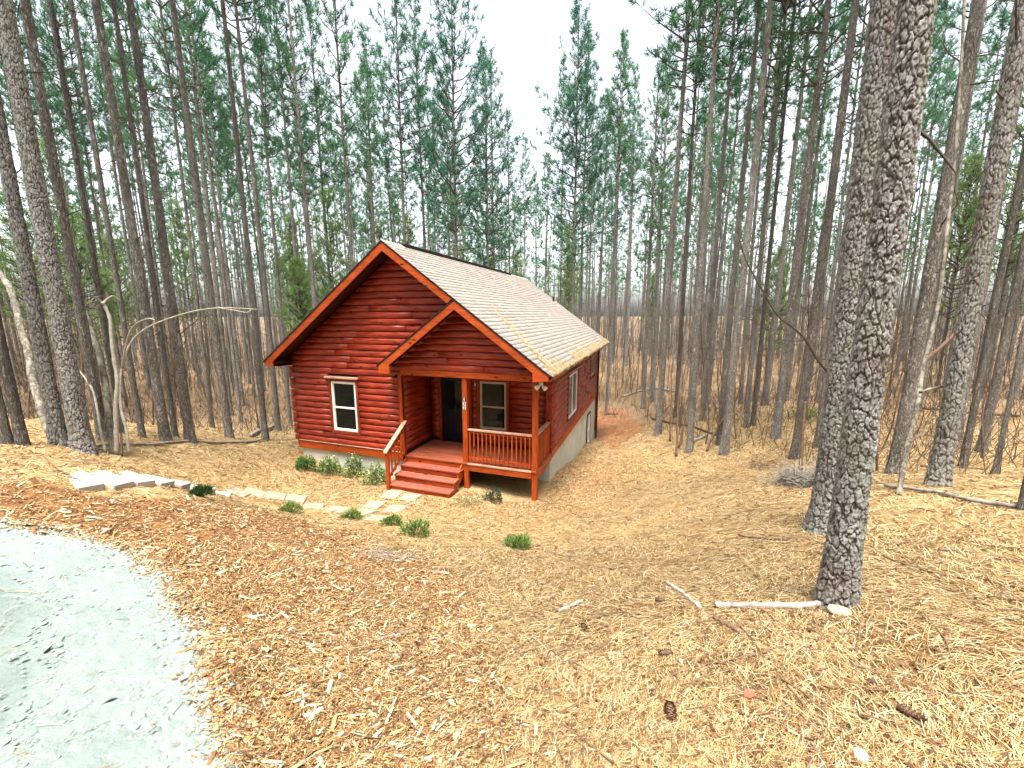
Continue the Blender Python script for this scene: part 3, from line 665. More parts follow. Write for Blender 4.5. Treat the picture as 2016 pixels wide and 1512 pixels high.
# house number 132 on the middle post
def digit(ch, z, white):
    pl = board('number_plate', FR, NM+.032, NM+.108, z-.052, z+.052, .0, .008, M_white if white else M_brown, post_mid, .002)
    cu = bpy.data.curves.new('digit', 'FONT'); cu.body = ch; cu.size = .125; cu.align_x = 'CENTER'; cu.align_y = 'CENTER'; cu.extrude = .002; cu.offset = .003
    tmp = bpy.data.objects.new('tmp', cu); link(tmp); bpy.context.view_layer.update()
    me = bpy.data.meshes.new_from_object(tmp.evaluated_get(bpy.context.evaluated_depsgraph_get())); bpy.data.objects.remove(tmp)
    me.transform(Matrix.Translation((NM+.07, -.0105, z)) @ Matrix.Rotation(math.pi/2, 4, 'X')); me.materials.clear()
    obj('digit', me, M_brown if white else M_white, pl)
digit('1', 1.735, False); digit('3', 1.622, True); digit('2', 1.51, True)
# steps
st = MB(); zs = -.68
side_poly = [(0, -.05), (-.27, -.215), (-.27, -.36), (-.55, -.39), (-.55, -.545), (-.82, -.565), (-.82, zs), (-.5, zs), (0, -.42)]
steps = st.prism(side_poly, PX+1.755, PX+1.80, lambda a, b, d: (d, a, b)).obj('porch_steps', M_oy, cabin, .004)
MB().prism(side_poly, PX+.02, PX+.06, lambda a, b, d: (d, a, b)).obj('stringer', M_oy, steps, .004)
for k in range(1, 4):
    z = -.175*k; y = -.28*k
    for j in range(2): MB().box(PX+.01, PX+1.83, y-.012+j*.15, y+.133+j*.15, z-.04, z).obj('tread', M_tread, steps, .006)
    MB().box(PX+.065, PX+1.752, y+.03, y+.055, z-.175 if k < 3 else zs, z-.043).obj('riser', M_ox, steps, .003)
nz0 = g1(3.9, -.82)-.05
sr = MB(); sr.box(PX-.02, PX+.075, -.90, -.81, nz0, .40); stair = sr.obj('stair_rail', M_oz, cabin, .008)
a0, a1 = Vector((PX+.03, -.95, .355)), Vector((PX+.06, .02, .965)); 
hr = MB(); hr.prism([(a0.y, a0.z), (a1.y, a1.z), (a1.y, a1.z+.045), (a0.y, a0.z+.045)], PX-.03, PX+.09, lambda a, b, d: (d, a, b)); hr.obj('handrail', M_paley, stair, .006)
for off in (-.06, -.72): q = MB(); q.prism([(-.81, .415+off), (-.02, .91+off), (-.02, .985+off-.15), (-.81, .49+off-.15)], PX+.01, PX+.045, lambda a, b, d: (d, a, b)); q.obj('stair_stringer', M_oy, stair)
for i in range(5):
    y = -.72+i*.15; zt = .40+(y+.81)/.79*.495; MB().box(PX+.046, PX+.08, y-.017, y+.017, zt-.78, zt+.0).obj('baluster', M_oz, stair, .003)
# flood light under the eave: plate and two heads
fl = MB(); fl.tube([(7.80, -.02, 2.30), (7.80, -.02, 2.24)], [.05, .045], 12); fl = fl.obj('floodlight', M_white, cabin, 0, False)
for dx, dy in ((-.05, -.07), (.07, -.05)):
    q = MB(); q.tube([(7.80, -.02, 2.245), (7.80+dx*.6, -.02+dy*.6, 2.225), (7.80+dx, -.02+dy, 2.21), (7.80+dx*1.9, -.02+dy*1.9, 2.165)], [.015, .02, .045, .06], 12); q.obj('lamp_head', M_white, fl, 0, True)
# downspout at the rear corner, rear deck beyond
dsp = MB(); dsp.box(W+.03, W+.11, LEN-.12, LEN-.04, -2.75, ZE-.2); dsp.obj('downspout', M_brown, cabin, .01)
rd = MB(); rd.box(4.4, 7.6, LEN+.0, LEN+1.9, -.24, -.05); rdeck = rd.obj('rear_deck', M_ox, cabin)
for (x, yy) in ((7.5, LEN+1.8), (4.5, LEN+1.8)): MB().box(x-.07, x+.07, yy-.07, yy+.07, -3, 1.05).obj('post', M_sz, rdeck)
MB().box(7.46, 7.58, LEN+.1, LEN+1.8, .90, .95).obj('top_rail', M_paley, rdeck); MB().box(7.49, 7.55, LEN+.1, LEN+1.8, .05, .12).obj('bottom_rail', M_sy, rdeck)
for i in range(12): yy = LEN+.15+i*.14; MB().box(7.50, 7.54, yy-.018, yy+.018, .1, .9).obj('baluster', M_sz, rdeck)
# pine straw caught along the eave and in a streak down the roof
n = 6500; s = np.concatenate([SL-np.abs(RS.normal(0, .20, 2600)), SL-np.abs(RS.normal(0, .12, 1500)), SL-RS.uniform(0, 2.6, 1500), RS.uniform(.2, SL, 900)])
yb = np.concatenate([RS.uniform(-OH, LEN+EB, 2600)**1, RS.uniform(-OH, LEN+EB, 1500), np.zeros(1500), RS.uniform(-OH, LEN+EB, 900)])
fall = SL-s[4100:5600]; yb[4100:5600] = -OH+.35+.50*fall+RS.normal(0, .10+.0*fall, 1500)*(1-.2*fall)
sw = RS.rand(1500) < 1-.3*fall; yb[4100:5600][~sw] = RS.uniform(-OH, LEN, (~sw).sum())
ok_ = (vnoise(yb*1.3, s*.8, 88) > .36) | (SL-s < .07) | (np.abs(yb+OH-.35-.5*(SL-s)) < .3)
hgt = RS.uniform(.012, .05, n)*np.clip(1.2-(SL-s)*.8, .35, 1)
T_ = np.c_[XA+s*ca+hgt*sa, yb, ZA-s*sa+hgt*ca]
T_ = T_[ok_]; n = len(T_); s = s[ok_]
Rm = frames(np.tile([sa, 0, ca], (n, 1)), np.where(RS.rand(n) < .5, RS.normal(0, .5, n), RS.uniform(0, 6.28, n)), .14*np.ones(n))
tv = np.array([[-.5, -.5, 0], [-.5, .5, 0], [0, .5, .05], [0, -.5, .05], [.5, -.3, 0], [.5, .3, 0]]); tf = np.array([[0, 3, 2, 1], [3, 4, 5, 2]])
L_ = RS.uniform(.10, .22, n); V, Fc = scatter(tv, tf, T_, Rm, np.c_[L_, np.full(n, .011), L_])
pal = np.array([[.50, .39, .21], [.58, .49, .31], [.36, .25, .12]]); c = pal[RS.choice(3, n)]*RS.uniform(.8, 1.15, (n, 1))
tag(obj('roof_pine_straw', npmesh('roof_pine_straw', V, Fc, np.repeat(c, 6, 0)), M_straw), 'yellow pine straw drifted along the cabin roof eave', 'straw', kind='stuff')

# ------------------------------------------------------------------ trees
def nrm(v): return v/(np.linalg.norm(v)+1e-9)
class TB:
    """fast collector of thin tapered tubes (numpy)"""
    def __init__(s): s.V = []; s.F = []; s.n = 0
    def tube(s, pts, rad, n=4):
        pts = np.asarray(pts, float); k = len(pts)
        d = np.gradient(pts, axis=0); d /= np.linalg.norm(d, axis=1, keepdims=True)+1e-9
        ref = np.array([.31, .77, .55]) if abs(d[0] @ np.array([.31, .77, .55])) < .95 else np.array([1., 0, 0])
        a = np.cross(d, ref); a /= np.linalg.norm(a, axis=1, keepdims=True); b = np.cross(d, a)
        w = np.arange(n)*2*math.pi/n
        V = pts[:, None] + (a[:, None]*np.cos(w)[None, :, None] + b[:, None]*np.sin(w)[None, :, None])*np.asarray(rad)[:, None, None]
        i = np.arange(k-1)[:, None]*n; j = np.arange(n)[None]; j2 = (j+1) % n
        s.F.append(np.stack([i+j, i+j2, i+n+j2, i+n+j], -1).reshape(-1, 4)+s.n); s.V.append(V.reshape(-1, 3)); s.n += k*n
    def mesh(s, name, smooth=True): return npmesh(name, np.concatenate(s.V), np.concatenate(s.F), None, smooth)

def sway(seed, H, amp):
    r = np.random.RandomState(seed); a, b, p, q = r.uniform(0, 6.28, 4); f = r.uniform(.5, 1.1)
    return lambda z: np.stack([amp*(np.sin(z/H*3.1*f+a)-math.sin(a)), amp*(np.cos(z/H*2.7*f+b)-math.cos(b)), z], -1)
def trunk_r(h, r0): return r0*(np.clip(1-h, 0, 1)**.72*.93+.035) + r0*.42*np.exp(-h*70)
def trunk_mesh(seed, H, r0, axis, na=16, nz=70):
    r = np.random.RandomState(seed); z = np.r_[-.25, np.linspace(0, 1, nz)**1.25*H]; h = np.clip(z/H, 0, 1); rad = trunk_r(h, r0)
    th_ = np.arange(na)*2*math.pi/na; c = axis(z)
    wob = 1+.10*(vnoise(th_[None]*2.2+seed, z[:, None]*2.1, seed)-.5)+.06*(vnoise(th_[None]*6, z[:, None]*7, seed+1)-.5)
    V = c[:, None]+np.stack([np.cos(th_)[None]*rad[:, None]*wob, np.sin(th_)[None]*rad[:, None]*wob, np.zeros((len(z), na))], -1)
    i = np.arange(len(z)-1)[:, None]*na; j = np.arange(na)[None]; j2 = (j+1) % na
    return npmesh('trunk', V.reshape(-1, 3), np.stack([i+j, i+j2, i+na+j2, i+na+j], -1).reshape(-1, 4), None, True)
def tufts(pos, ax, size, seed, per=14, width=.016, cols=None):
    r = np.random.RandomState(seed); N = len(pos); pos = np.repeat(pos, per, 0); ax = np.repeat(ax, per, 0); size = np.repeat(size, per)
    d = ax*.75+r.normal(0, .62, pos.shape); d /= np.linalg.norm(d, axis=1, keepdims=True)
    base = pos - ax*(r.rand(len(pos), 1)*.35-.05)*size[:, None]
    L = size*r.uniform(.6, 1.1, len(pos)); s = np.cross(d, r.normal(0, 1, pos.shape)); s /= np.linalg.norm(s, axis=1, keepdims=True)+1e-9
    w = width*r.uniform(.7, 1.3, len(pos))[:, None]
    V = np.stack([base-s*w*.5, base+s*w*.5, base+d*L[:, None]+s*w*.25, base+d*L[:, None]-s*w*.25], 1).reshape(-1, 3)
    Fc = np.arange(len(pos)*4).reshape(-1, 4)
    c = np.repeat(np.repeat(cols, per, 0)*r.uniform(.75, 1.25, (len(pos), 1)), 4, 0)
    return V, Fc, c
def pine(seed, H, r0, cb, Lmax, dens=1., green=(.045, .115, .060), amp=.12, tsize=.25, width=.02, per=13, dead=26):
    """returns trunk, limbs, crown meshes of one pine standing at the origin"""
    r = np.random.RandomState(seed); axis = sway(seed, H, amp); limb = TB(); tp, ta, ts, tc = [], [], [], []
    z = cb*H
    g = np.array(green)
    while z < H*.985:
        rel = (z-cb*H)/(H-cb*H); nb = r.randint(2, 5)
        prof = (1-rel)**.75*(.45+.55*min(1, rel*3.2))+.10
        az0 = r.uniform(0, 6.28)
        for b in range(nb):
            if r.rand() > .9*dens+.12: continue
            az = az0+b*6.28/nb+r.normal(0, .35); L = Lmax*prof*r.uniform(.6, 1.15); el = math.radians(12+48*rel+r.normal(0, 9))
            p0 = axis(np.array([z]))[0]; hd = np.array([math.cos(az), math.sin(az), 0])
            ks = np.linspace(0, 1, 5); pts = p0+hd*(ks[:, None]*L*math.cos(el))+np.array([0, 0, 1])*((ks*math.sin(el)+.22*ks**2.2)*L)[:, None]
            pts[1:] += r.normal(0, .035*L, (4, 3)); rb = .013+.012*L*(1-rel*.5)
            limb.tube(pts, rb*np.array([1, .8, .6, .4, .2]), 5)
            nn = int(2+L*3.4*dens)
            for q in range(nn):
                s = r.uniform(.28, 1.) if q else 1.; i = min(3, int(s*4)); bp = pts[i]+(pts[i+1]-pts[i])*(s*4-i)
                bd = nrm(nrm(pts[i+1]-pts[i])+r.normal(0, .65, 3)+np.array([0, 0, .35])); bl = r.uniform(.18, .5)*min(1.2, .5+L*.3)*(1.2-s*.5)
                e = bp+bd*bl; limb.tube([bp, bp+bd*bl*.5+r.normal(0, .02, 3), e], [.007, .0055, .003], 3)
                sh = r.uniform(.7, 1.3); hue = g*sh*np.array([r.uniform(.85, 1.25), 1, r.uniform(.8, 1.2)])
                for w in range(2 if r.rand() < .65 else 1):
                    ee = e if w == 0 else bp+bd*bl*.55+r.normal(0, .06, 3)
                    tp.append(ee); ta.append(nrm(bd+np.array([0, 0, .55])+r.normal(0, .2, 3))); ts.append(tsize*r.uniform(.7, 1.25)); tc.append(hue)
        z += r.uniform(.26, .5)*(H/20)
    for q in range(dead):                                    # dead stubs and twigs below the crown
        z = r.uniform(.10, cb+.1)**.9*H*.95; p0 = axis(np.array([z]))[0]; az = r.uniform(0, 6.28); L = r.uniform(.12, 1.5)*r.uniform(.3, 1); el = r.normal(.1, .35)
        d = np.array([math.cos(az)*math.cos(el), math.sin(az)*math.cos(el), math.sin(el)]); rt_ = trunk_r(z/H, r0)*.8
        pts = [p0+d*rt_, p0+d*(rt_+L*.5)+r.normal(0, .04*L, 3), p0+d*(rt_+L)+r.normal(0, .12*L, 3)+np.array([0, 0, -.08*L])]
        limb.tube(pts, [.013, .009, .004], 4)
        if L > .6:
            for w in range(3): e = pts[1]+(pts[2]-pts[1])*r.rand(); limb.tube([e, e+r.normal(0, .16, 3)], [.004, .002], 3)
    V, Fc, c = tufts(np.array(tp), np.array(ta), np.array(ts), seed+5, per, width, np.array(tc))
    return axis, limb.mesh('limbs'), npmesh('crown', V, Fc, c)

# hero trunks with real bark plates
def hero_trunk(seed, H, r0, axis, Hd, dz, na, ca_=.062, cz_=.105, amp=.017):
    r = np.random.RandomState(seed); z = np.r_[-.3, np.arange(0, Hd, dz), np.arange(Hd, H, .3), H]; h = np.clip(z/H, 0, 1); rad = trunk_r(h, r0)
    th_ = np.arange(na)/na; A2 = np.repeat(th_[None], len(z), 0); Z2 = np.repeat(z[:, None], na, 1)+.35
    def vor(cw, ch, sd, w1, w2):
        """cellular pattern wrapped round the stem: edge distance, random per cell, height inside the cell"""
        nc = max(5, int(round(2*math.pi*r0/cw))); nv = int((H+1)/ch)+4; q = np.random.RandomState(sd)
        ju = q.uniform(.05, .95, (nv, nc)); jv = q.uniform(.05, .95, (nv, nc)); hr_ = q.rand(nv, nc)
        U = A2*nc; Zg = Z2/ch
        U2 = U+w1*(vnoise(Zg*.9, U*.8, sd)-.5)+w2*(vnoise(Zg*4.3, U*3.7, sd+3)-.5); Zq = Zg+w1*(vnoise(U*.9+9, Zg*.8, sd+1)-.5)+w2*(vnoise(U*4.1, Zg*3.9, sd+2)-.5)
        iu = np.floor(U2).astype(int); iv = np.floor(Zq).astype(int); f1 = np.full(U.shape, 9.); f2 = np.full(U.shape, 9.); cell = np.zeros(U.shape); dvb = np.zeros(U.shape)
        for a in (-1, 0, 1):
            for b in (-1, 0, 1):
                cu = (iu+a) % nc; cv = np.clip(iv+b, 0, nv-1); dd = np.hypot(U2-(iu+a+ju[cv, cu]), (Zq-(iv+b+jv[cv, cu]))*.85); m1 = dd < f1
                f2 = np.where(m1, f1, np.minimum(f2, dd)); cell = np.where(m1, hr_[cv, cu], cell); dvb = np.where(m1, Zq-(iv+b+jv[cv, cu]), dvb); f1 = np.where(m1, dd, f1)
        return f2-f1, cell, dvb
    e1, c1, d1 = vor(ca_, cz_*1.7, seed, .9, .35); e2, c2, d2 = vor(ca_*.52, cz_*.62, seed+50, .9, .5)
    sm = lambda x: np.clip(x, 0, 1)**2*(3-2*np.clip(x, 0, 1))
    p1 = sm((e1-.01)/.20); p2 = sm((e2-.0)/.14)
    fine = vnoise(A2*2*math.pi*r0/.006, Z2/.008, seed+6); mid = vnoise(A2*2*math.pi*r0/.14, Z2/.30, seed+7)
    disp = amp*(1.05*p1*(.55+.45*c1) + .75*p1*p2*c2 - .45*p1*d2*p2 + .28*(fine-.5) + .7*(mid-.5))
    plate = p1*(.45+.55*p2); cell = .35*c1+.65*c2; fine2 = fine; U, Zq = A2*12, Z2*6
    fade = np.clip((H-z)/H*1.6, .25, 1)[:, None]; rr_ = rad[:, None]+disp*fade-amp*1.0
    # root flare lobes
    rr_ = rr_*(1+.14*np.exp(-np.clip(z, 0, 9)/.22)[:, None]*(vnoise(th_[None]*5+seed*1.7, np.zeros_like(z)[:, None], seed)-.35)*2)
    ang_ = th_*2*math.pi; c = axis(z)
    V = c[:, None]+np.stack([np.cos(ang_)[None]*rr_, np.sin(ang_)[None]*rr_, np.zeros(rr_.shape)], -1)
    crack = np.array([.055, .042, .037]); pl = np.array([.20, .19, .177]); rd_ = np.array([.16, .105, .082])
    tone = (.6+.5*cell+.35*fine2+.25*mid)[..., None]
    pc = pl*(1-np.clip((.32-mid)*1.5, 0, .5)[..., None])+rd_*np.clip((.32-mid)*1.5, 0, .5)[..., None]
    col = crack+(pc*tone-crack)*plate[..., None]
    green_ = np.clip((vnoise(U*.6, Zq*.5, seed+9)-.66)*2.0, 0, .22)[..., None]; col = col*(1-green_)+np.array([.16, .19, .12])*green_
    i = np.arange(len(z)-1)[:, None]*na; j = np.arange(na)[None]; j2 = (j+1) % na
    return npmesh('trunk', V.reshape(-1, 3), np.stack([i+j, i+j2, i+na+j2, i+na+j], -1).reshape(-1, 4), col.reshape(-1, 3), True)

VAR = []
specs = [(1, 22., .145, .56, 2.3, 1.0), (2, 21., .135, .52, 2.1, .85), (3, 23., .150, .60, 2.5, 1.1), (4, 20.5, .130, .50, 2.0, .75), (5, 22.5, .14, .63, 2.2, .95), (6, 21.5, .14, .45, 1.9, .6)]
greens = [(.062, .185, .098), (.08, .20, .085), (.055, .18, .108), (.088, .205, .085), (.065, .19, .098), (.088, .20, .085)]
for (sd_, H, r0, cb, Lm, dn_), gr in zip(specs, greens):
    ax_, lm, cr = pine(sd_, H, r0, cb, Lm, dn_, gr); VAR.append((H, r0, trunk_mesh(sd_, H, r0, ax_), lm, cr, ax_))
YOUNG = []
for sd_, H in ((21, 11.), (22, 13.), (23, 9.)):
    r0 = .075; ax_, lm, cr = pine(sd_, H, r0, .34, 1.7, 1.0, (.20, .32, .11), .08, .2, .018, 12, 8); YOUNG.append((H, r0, trunk_mesh(sd_, H, r0, ax_, 10, 40), lm, cr, ax_))
THIN = []
for sd_, H, cb, Lm in ((31, 21., .66, 1.5), (32, 20., .70, 1.3), (33, 22., .62, 1.6), (34, 19., .72, 1.4)):
    r0 = .11; ax_, lm, cr = pine(sd_, H, r0, cb, Lm, .8, (.08, .205, .098), .16, .27, .024, 12, 30); THIN.append((H, r0, trunk_mesh(sd_, H, r0, ax_, 12, 50), lm, cr, ax_))
ax_, lm, cr = pine(41, 22.5, .13, .40, 3.3, 1.0, (.055, .175, .105), .06, .27, .021, 13, 18); BROAD = (22.5, .13, trunk_mesh(41, 22.5, .13, ax_), lm, cr, ax_)
for v in VAR+YOUNG+THIN+[BROAD]:
    v[2].materials.append(M_bark); v[3].materials.append(M_limb); v[4].materials.append(M_needle)
PLACED = []
def place_pine(x, y, dia, H, var, label, group=None, rz=None, lean=(0, 0), name='pine_tree', z=None, far_=False):
    Hv, r0, tm, lm, cm, ax_ = var; z = g1(x, y)-.03 if z is None else z
    t = empty(name, (x, y, z), label, 'tree', group, random.uniform(0, 6.28) if rz is None else rz)
    t.rotation_euler[0], t.rotation_euler[1] = lean
    sh = H/Hv; sd_ = dia/2/r0
    for nm, me, s in (('trunk', tm, (sd_, sd_, sh)), ('limbs', lm, (sh*.5+sd_*.5, sh*.5+sd_*.5, sh)), ('crown', cm, (sh*.5+sd_*.5, sh*.5+sd_*.5, sh))):
        o = bpy.data.objects.new(nm, me); link(o); o.parent = t; o.scale = s
        if nm != 'trunk': o['kind'] = 'stuff'
    PLACED.append((x, y)); return t
def lean_to(x, y, H, px, py):
    """small tilt that brings the stem through pixel (px,py)"""
    return (0, 0)

# hero trees
def hero(px, py, wpx, seed, H, label, Hd, dz, na, var, amp=.017, ca_=.062, cz_=.105, lean=(0, 0), sw=.6):
    p, t = hit(px, py); dia = wpx*t/F/math.hypot(1, (px-1008)/F); Hv, r0, tm, lm, cm, ax_ = VAR[var]
    ax2 = lambda z: ax_(z*Hv/H)*np.array([sw, sw, 1])*np.array([1, 1, H/Hv])
    tr = hero_trunk(seed, H, dia/2, ax2, Hd, dz, na, ca_, cz_, amp)
    e = empty('pine_tree', (p[0], p[1], g1(p[0], p[1])-.02), label, 'tree'); e.rotation_euler[0], e.rotation_euler[1] = lean
    obj('trunk', tr, M_hbark, e, True)
    for nm, me in (('limbs', lm), ('crown', cm)):
        o = bpy.data.objects.new(nm, me); link(o); o.parent = e; o.scale = (.9, .9, H/Hv); o['kind'] = 'stuff'
    PLACED.append((p[0], p[1])); return e
hero(1646, 1188, 70, 101, 21, 'thick plated-bark pine nearest the camera at right', 5.6, .005, 190, 0, .010, .044, .062, lean=(.0, -.010), sw=0.)
hero(1626, 1042, 66, 102, 22, 'thick grey pine just behind the nearest plated trunk', 7.0, .008, 140, 2, .011, .042, .065, lean=(0, -.007))
hero(1845, 958, 44, 103, 22, 'tall flaky pine right of the pale skinny tree', 8.0, .011, 110, 4, .010, .045, .07)
hero(163, 884, 44, 104, 22, 'large rough-barked pine at left beside the bent saplings', 8.5, .011, 130, 2, .010, .05, .075)
hero(118, 874, 34, 105, 21, 'stout pine just left of the large rough-barked one', 8.5, .013, 110, 0, .009, .05, .075)

# (px, py, width px, height, variant, label)
NAMED = [
 (45,874,26,21,1,'dark pine near the left edge behind the curved pale trunk'),
 (14,872,24,22,4,'pine at the far left edge of the picture'),
 (205,868,24,22,3,'pine right behind the large rough-barked pine at left'),
 (326,866,22,22,5,'pine beside the arching sapling, second left of the bleached pole middle'),
 (375,868,21,21,1,'straight grey pine rising behind the end of the arching sapling'),
 (345,858,12,21,3,'slim dark pine between two stouter pines left of cabin'),
 (452,862,16,22,0,'grey pine standing midway between sapling arch and cabin'),
 (523,867,13,22,2,'pale slim pine nearest the cabin left eave'),
 (548,848,12,21,4,'slim pine directly behind the cabin left eave'),
 (572,838,8,20,1,'thin dark pine at the cabin left wall corner'),
 (240,850,14,21,5,'thin pine behind the pale bent saplings'),
 (418,842,9,21,3,'slender dark pine behind the midway grey pine'),
 (280,858,13,22,0,'pine rising behind the forked sapling tips'),
 (1760,936,31,22,3,'pine just right of the nearest plated trunk'),
 (1895,918,17,21,5,'pine leaning past the right edge stand, front row'),
 (1884,862,20,22,1,'dark pine behind the tall flaky pine at right'),
 (1958,936,13,21,4,'slim pine nearest the right edge fallen log'),
 (1932,888,22,22,0,'greenish pine at far right, second row'),
 (1565,902,21,22,2,'pine behind the white dry brush pile'),
 (1527,862,18,22,5,'dark reddish pine left of the brush pile pine'),
 (1606,882,10,20,3,'thin pine between brush pile pine and the thick grey pine'),
 (1295,857,13,22,0,'pine right of the red clay patch, first along the yard'),
 (1357,888,14,22,1,'pine at the yard edge, second from the clay patch'),
 (1425,894,17,22,2,'pine at the yard edge, third from the clay patch'),
 (1416,872,13,21,4,'pine close behind the third yard-edge pine'),
 (1266,805,9,20,5,'slender pine beyond the first yard-edge pine'),
 (1285,791,8,21,3,'slender pine next to the first yard-edge pine, further back'),
 (1331,822,10,22,1,'slim pine between first and second yard-edge pines'),
 (1382,828,11,22,0,'mossy slim pine between second and third yard-edge pines'),
 (1468,840,10,21,3,'pale left stem of the twin pines beyond the yard edge'),
 (1482,838,10,22,5,'right stem of the twin pines beyond the yard edge'),
 (1505,798,14,22,2,'far pine left of the dark reddish pine'),
 (1232,720,7,22,4,'far thin pine beyond the clay patch'),
 (1203,716,7,22,1,'far thin pine just right of the cabin roof corner'),
 (2008,1005,14,20,2,'pale pine cut by the right picture edge'),
]
for px, py, w, H, v, lab in NAMED:
    p, t = hit(px, py); place_pine(p[0], p[1], min(.42, w*t/F/math.hypot(1, (px-1008)/F)), H*random.uniform(.97, 1.03), VAR[v], lab)
# pines behind the cabin, seen above its roof: direction from the photo, distance from their height
BEHIND = [(703,20.5,.24,22,1,'pale pine behind the cabin, just left of the roof apex'),(745,30,.24,22,3,'pine far behind the cabin roof apex'),
 (800,23,.25,23,0,'pine behind the cabin ridge, first right of the apex'),(842,25,.25,23,4,'pine behind the cabin ridge, second right of the apex'),
 (900,23,.25,24,2,'tall dense pine behind the middle of the cabin ridge'),(962,27,.24,22,1,'pine behind the cabin right of the tall dense one'),
 (975,30,.22,22,5,'slim pine beside the ridge middle pines'),(1005,33,.22,21,3,'thin pine at the gap in the sky'),
 (1128,24.5,.25,22.6,2,'lone spreading pine standing against the white sky'),(1143,26,.22,22,4,'slim companion stem of the lone spreading pine'),
 (622,19,.25,23,5,'pine behind the cabin left roof slope'),(655,24,.24,22,0,'pine far behind the cabin left roof slope'),(590,22,.22,22,2,'pine behind the cabin left eave, further back')]
for px, t, dia, H, v, lab in BEHIND:
    q = P(px, 618, t); place_pine(q[0], q[1], dia, H, BROAD if px in (900, 962, 1128) else VAR[v], lab)

# the rest of the stand
CLEAR = [(-1.6,1.5),(-1.3,13.2),(9.9,14.5),(10.3,8),(11.2,5.2),(13.4,4.2),(14.8,.6),(15.5,-3),(16,-12),(-4,-12),(-2.5,-5.5)]
def pix(x, y, z=3.9):
    d = np.array([x, y, z])-CAM; w = d @ AX[2]; return 1008+F*(d @ AX[0])/w, 756-F*(d @ AX[1])/w, w
tries = 0; rest = []
while len(rest) < 225 and tries < 60000:
    tries += 1; r = 11*(62/11)**(random.random()**.8); a = random.uniform(-.98, .98); x, y = pol(r, a)
    if inpoly(np.array([x]), np.array([y]), CLEAR)[0]: continue
    px, py, w = pix(x, y)
    if w < 6 or (930 < px < 1090 and w < 36) or (1090 < px < 1180 and w < 26) or (560 < px < 930 and w < 22) or (340 < px < 560 and w < 14) or (1180 < px < 1280 and w < 24): continue
    md = 1.7 if w < 30 else 2.0
    if min((x-p)**2+(y-q)**2 for p, q in PLACED) < md*md: continue
    if w < 16 and any(abs(px-pix(p, q)[0]) < 26 for p, q in PLACED if pix(p, q)[2] < 16): continue
    PLACED.append((x, y)); rest.append((x, y, px, w))
LAND = [(120, 'behind the left-edge pines'), (260, 'behind the forked sapling'), (420, 'behind the arching sapling'), (560, "left of the cabin's eave"), (750, 'behind the left roof slope'), (930, 'behind the cabin ridge'), (1090, 'below the gap in the sky'), (1200, 'behind the rear roof edge'), (1320, 'beyond the red clay patch'), (1450, 'beyond the yard-edge pines'), (1600, 'beyond the white brush pile'), (1800, 'behind the two thick trunks'), (9999, 'beyond the right-edge fallen log')]
NTH = ['leftmost'] + [k+' from left' for k in 'second third fourth fifth sixth seventh eighth ninth tenth eleventh twelfth thirteenth fourteenth fifteenth sixteenth seventeenth eighteenth nineteenth twentieth'.split()]
def cells(items, what, rows):
    """(x, y, px, depth) -> label that places each one by row and landmark, counted from the left"""
    d = {}
    for it in items:
        lm = next(k for k, (lim, _) in enumerate(LAND) if it[2] < lim); rw = 0 if it[3] < rows[0] else 1 if it[3] < rows[1] else 2
        d.setdefault((lm, rw), []).append(it)
    out = {}
    for (lm, rw), L in d.items():
        L.sort(key=lambda i: i[2])
        for k, it in enumerate(L):
            n_ = 'only' if len(L) == 1 else NTH[min(k, 19)] if k < len(L)-1 or len(L) < 3 else 'rightmost'
            out[it] = '%s, %s in %s rows %s' % (what, n_, ('front', 'middle', 'farthest')[rw], LAND[lm][1])
    return out
labs = cells(rest, 'slender pine', (22, 38))
for it in rest:
    x, y, px, w = it
    grp = ['pines in the stand left of the cabin', 'pines in the stand behind the cabin', 'pines in the stand right of the cabin'][0 if px < 560 else 1 if px < 1180 else 2]
    H = random.uniform(18.5, 23); place_pine(x, y, random.choice([.13, .15, .17, .19, .21, .24]), H, random.choice(THIN) if w > 20 or random.random() < .4 else random.choice(VAR), labs[it], grp)
# young bright-green pines between the trunks
yg = []; n = 0; tries = 0
while n < 30 and tries < 4000:
    tries += 1; r = random.uniform(22, 52); a = random.uniform(-.95, .9); x, y = pol(r, a); px, py, w = pix(x, y)
    if inpoly(np.array([x]), np.array([y]), CLEAR)[0] or (1180 < px < 1400 and w < 34): continue
    if px > 1400 and random.random() < .55: continue
    if min((x-p)**2+(y-q)**2 for p, q in PLACED) < 1.2: continue
    yg.append((x, y, px, w)); PLACED.append((x, y)); n += 1
labs = cells(yg, 'young pine', (30, 42))
for it in yg:
    v = random.choice(YOUNG); place_pine(it[0], it[1], random.uniform(.1, .16), v[0]*random.uniform(.8, 1.25), v, labs[it], 'young green pines in the understory', name='young_pine')

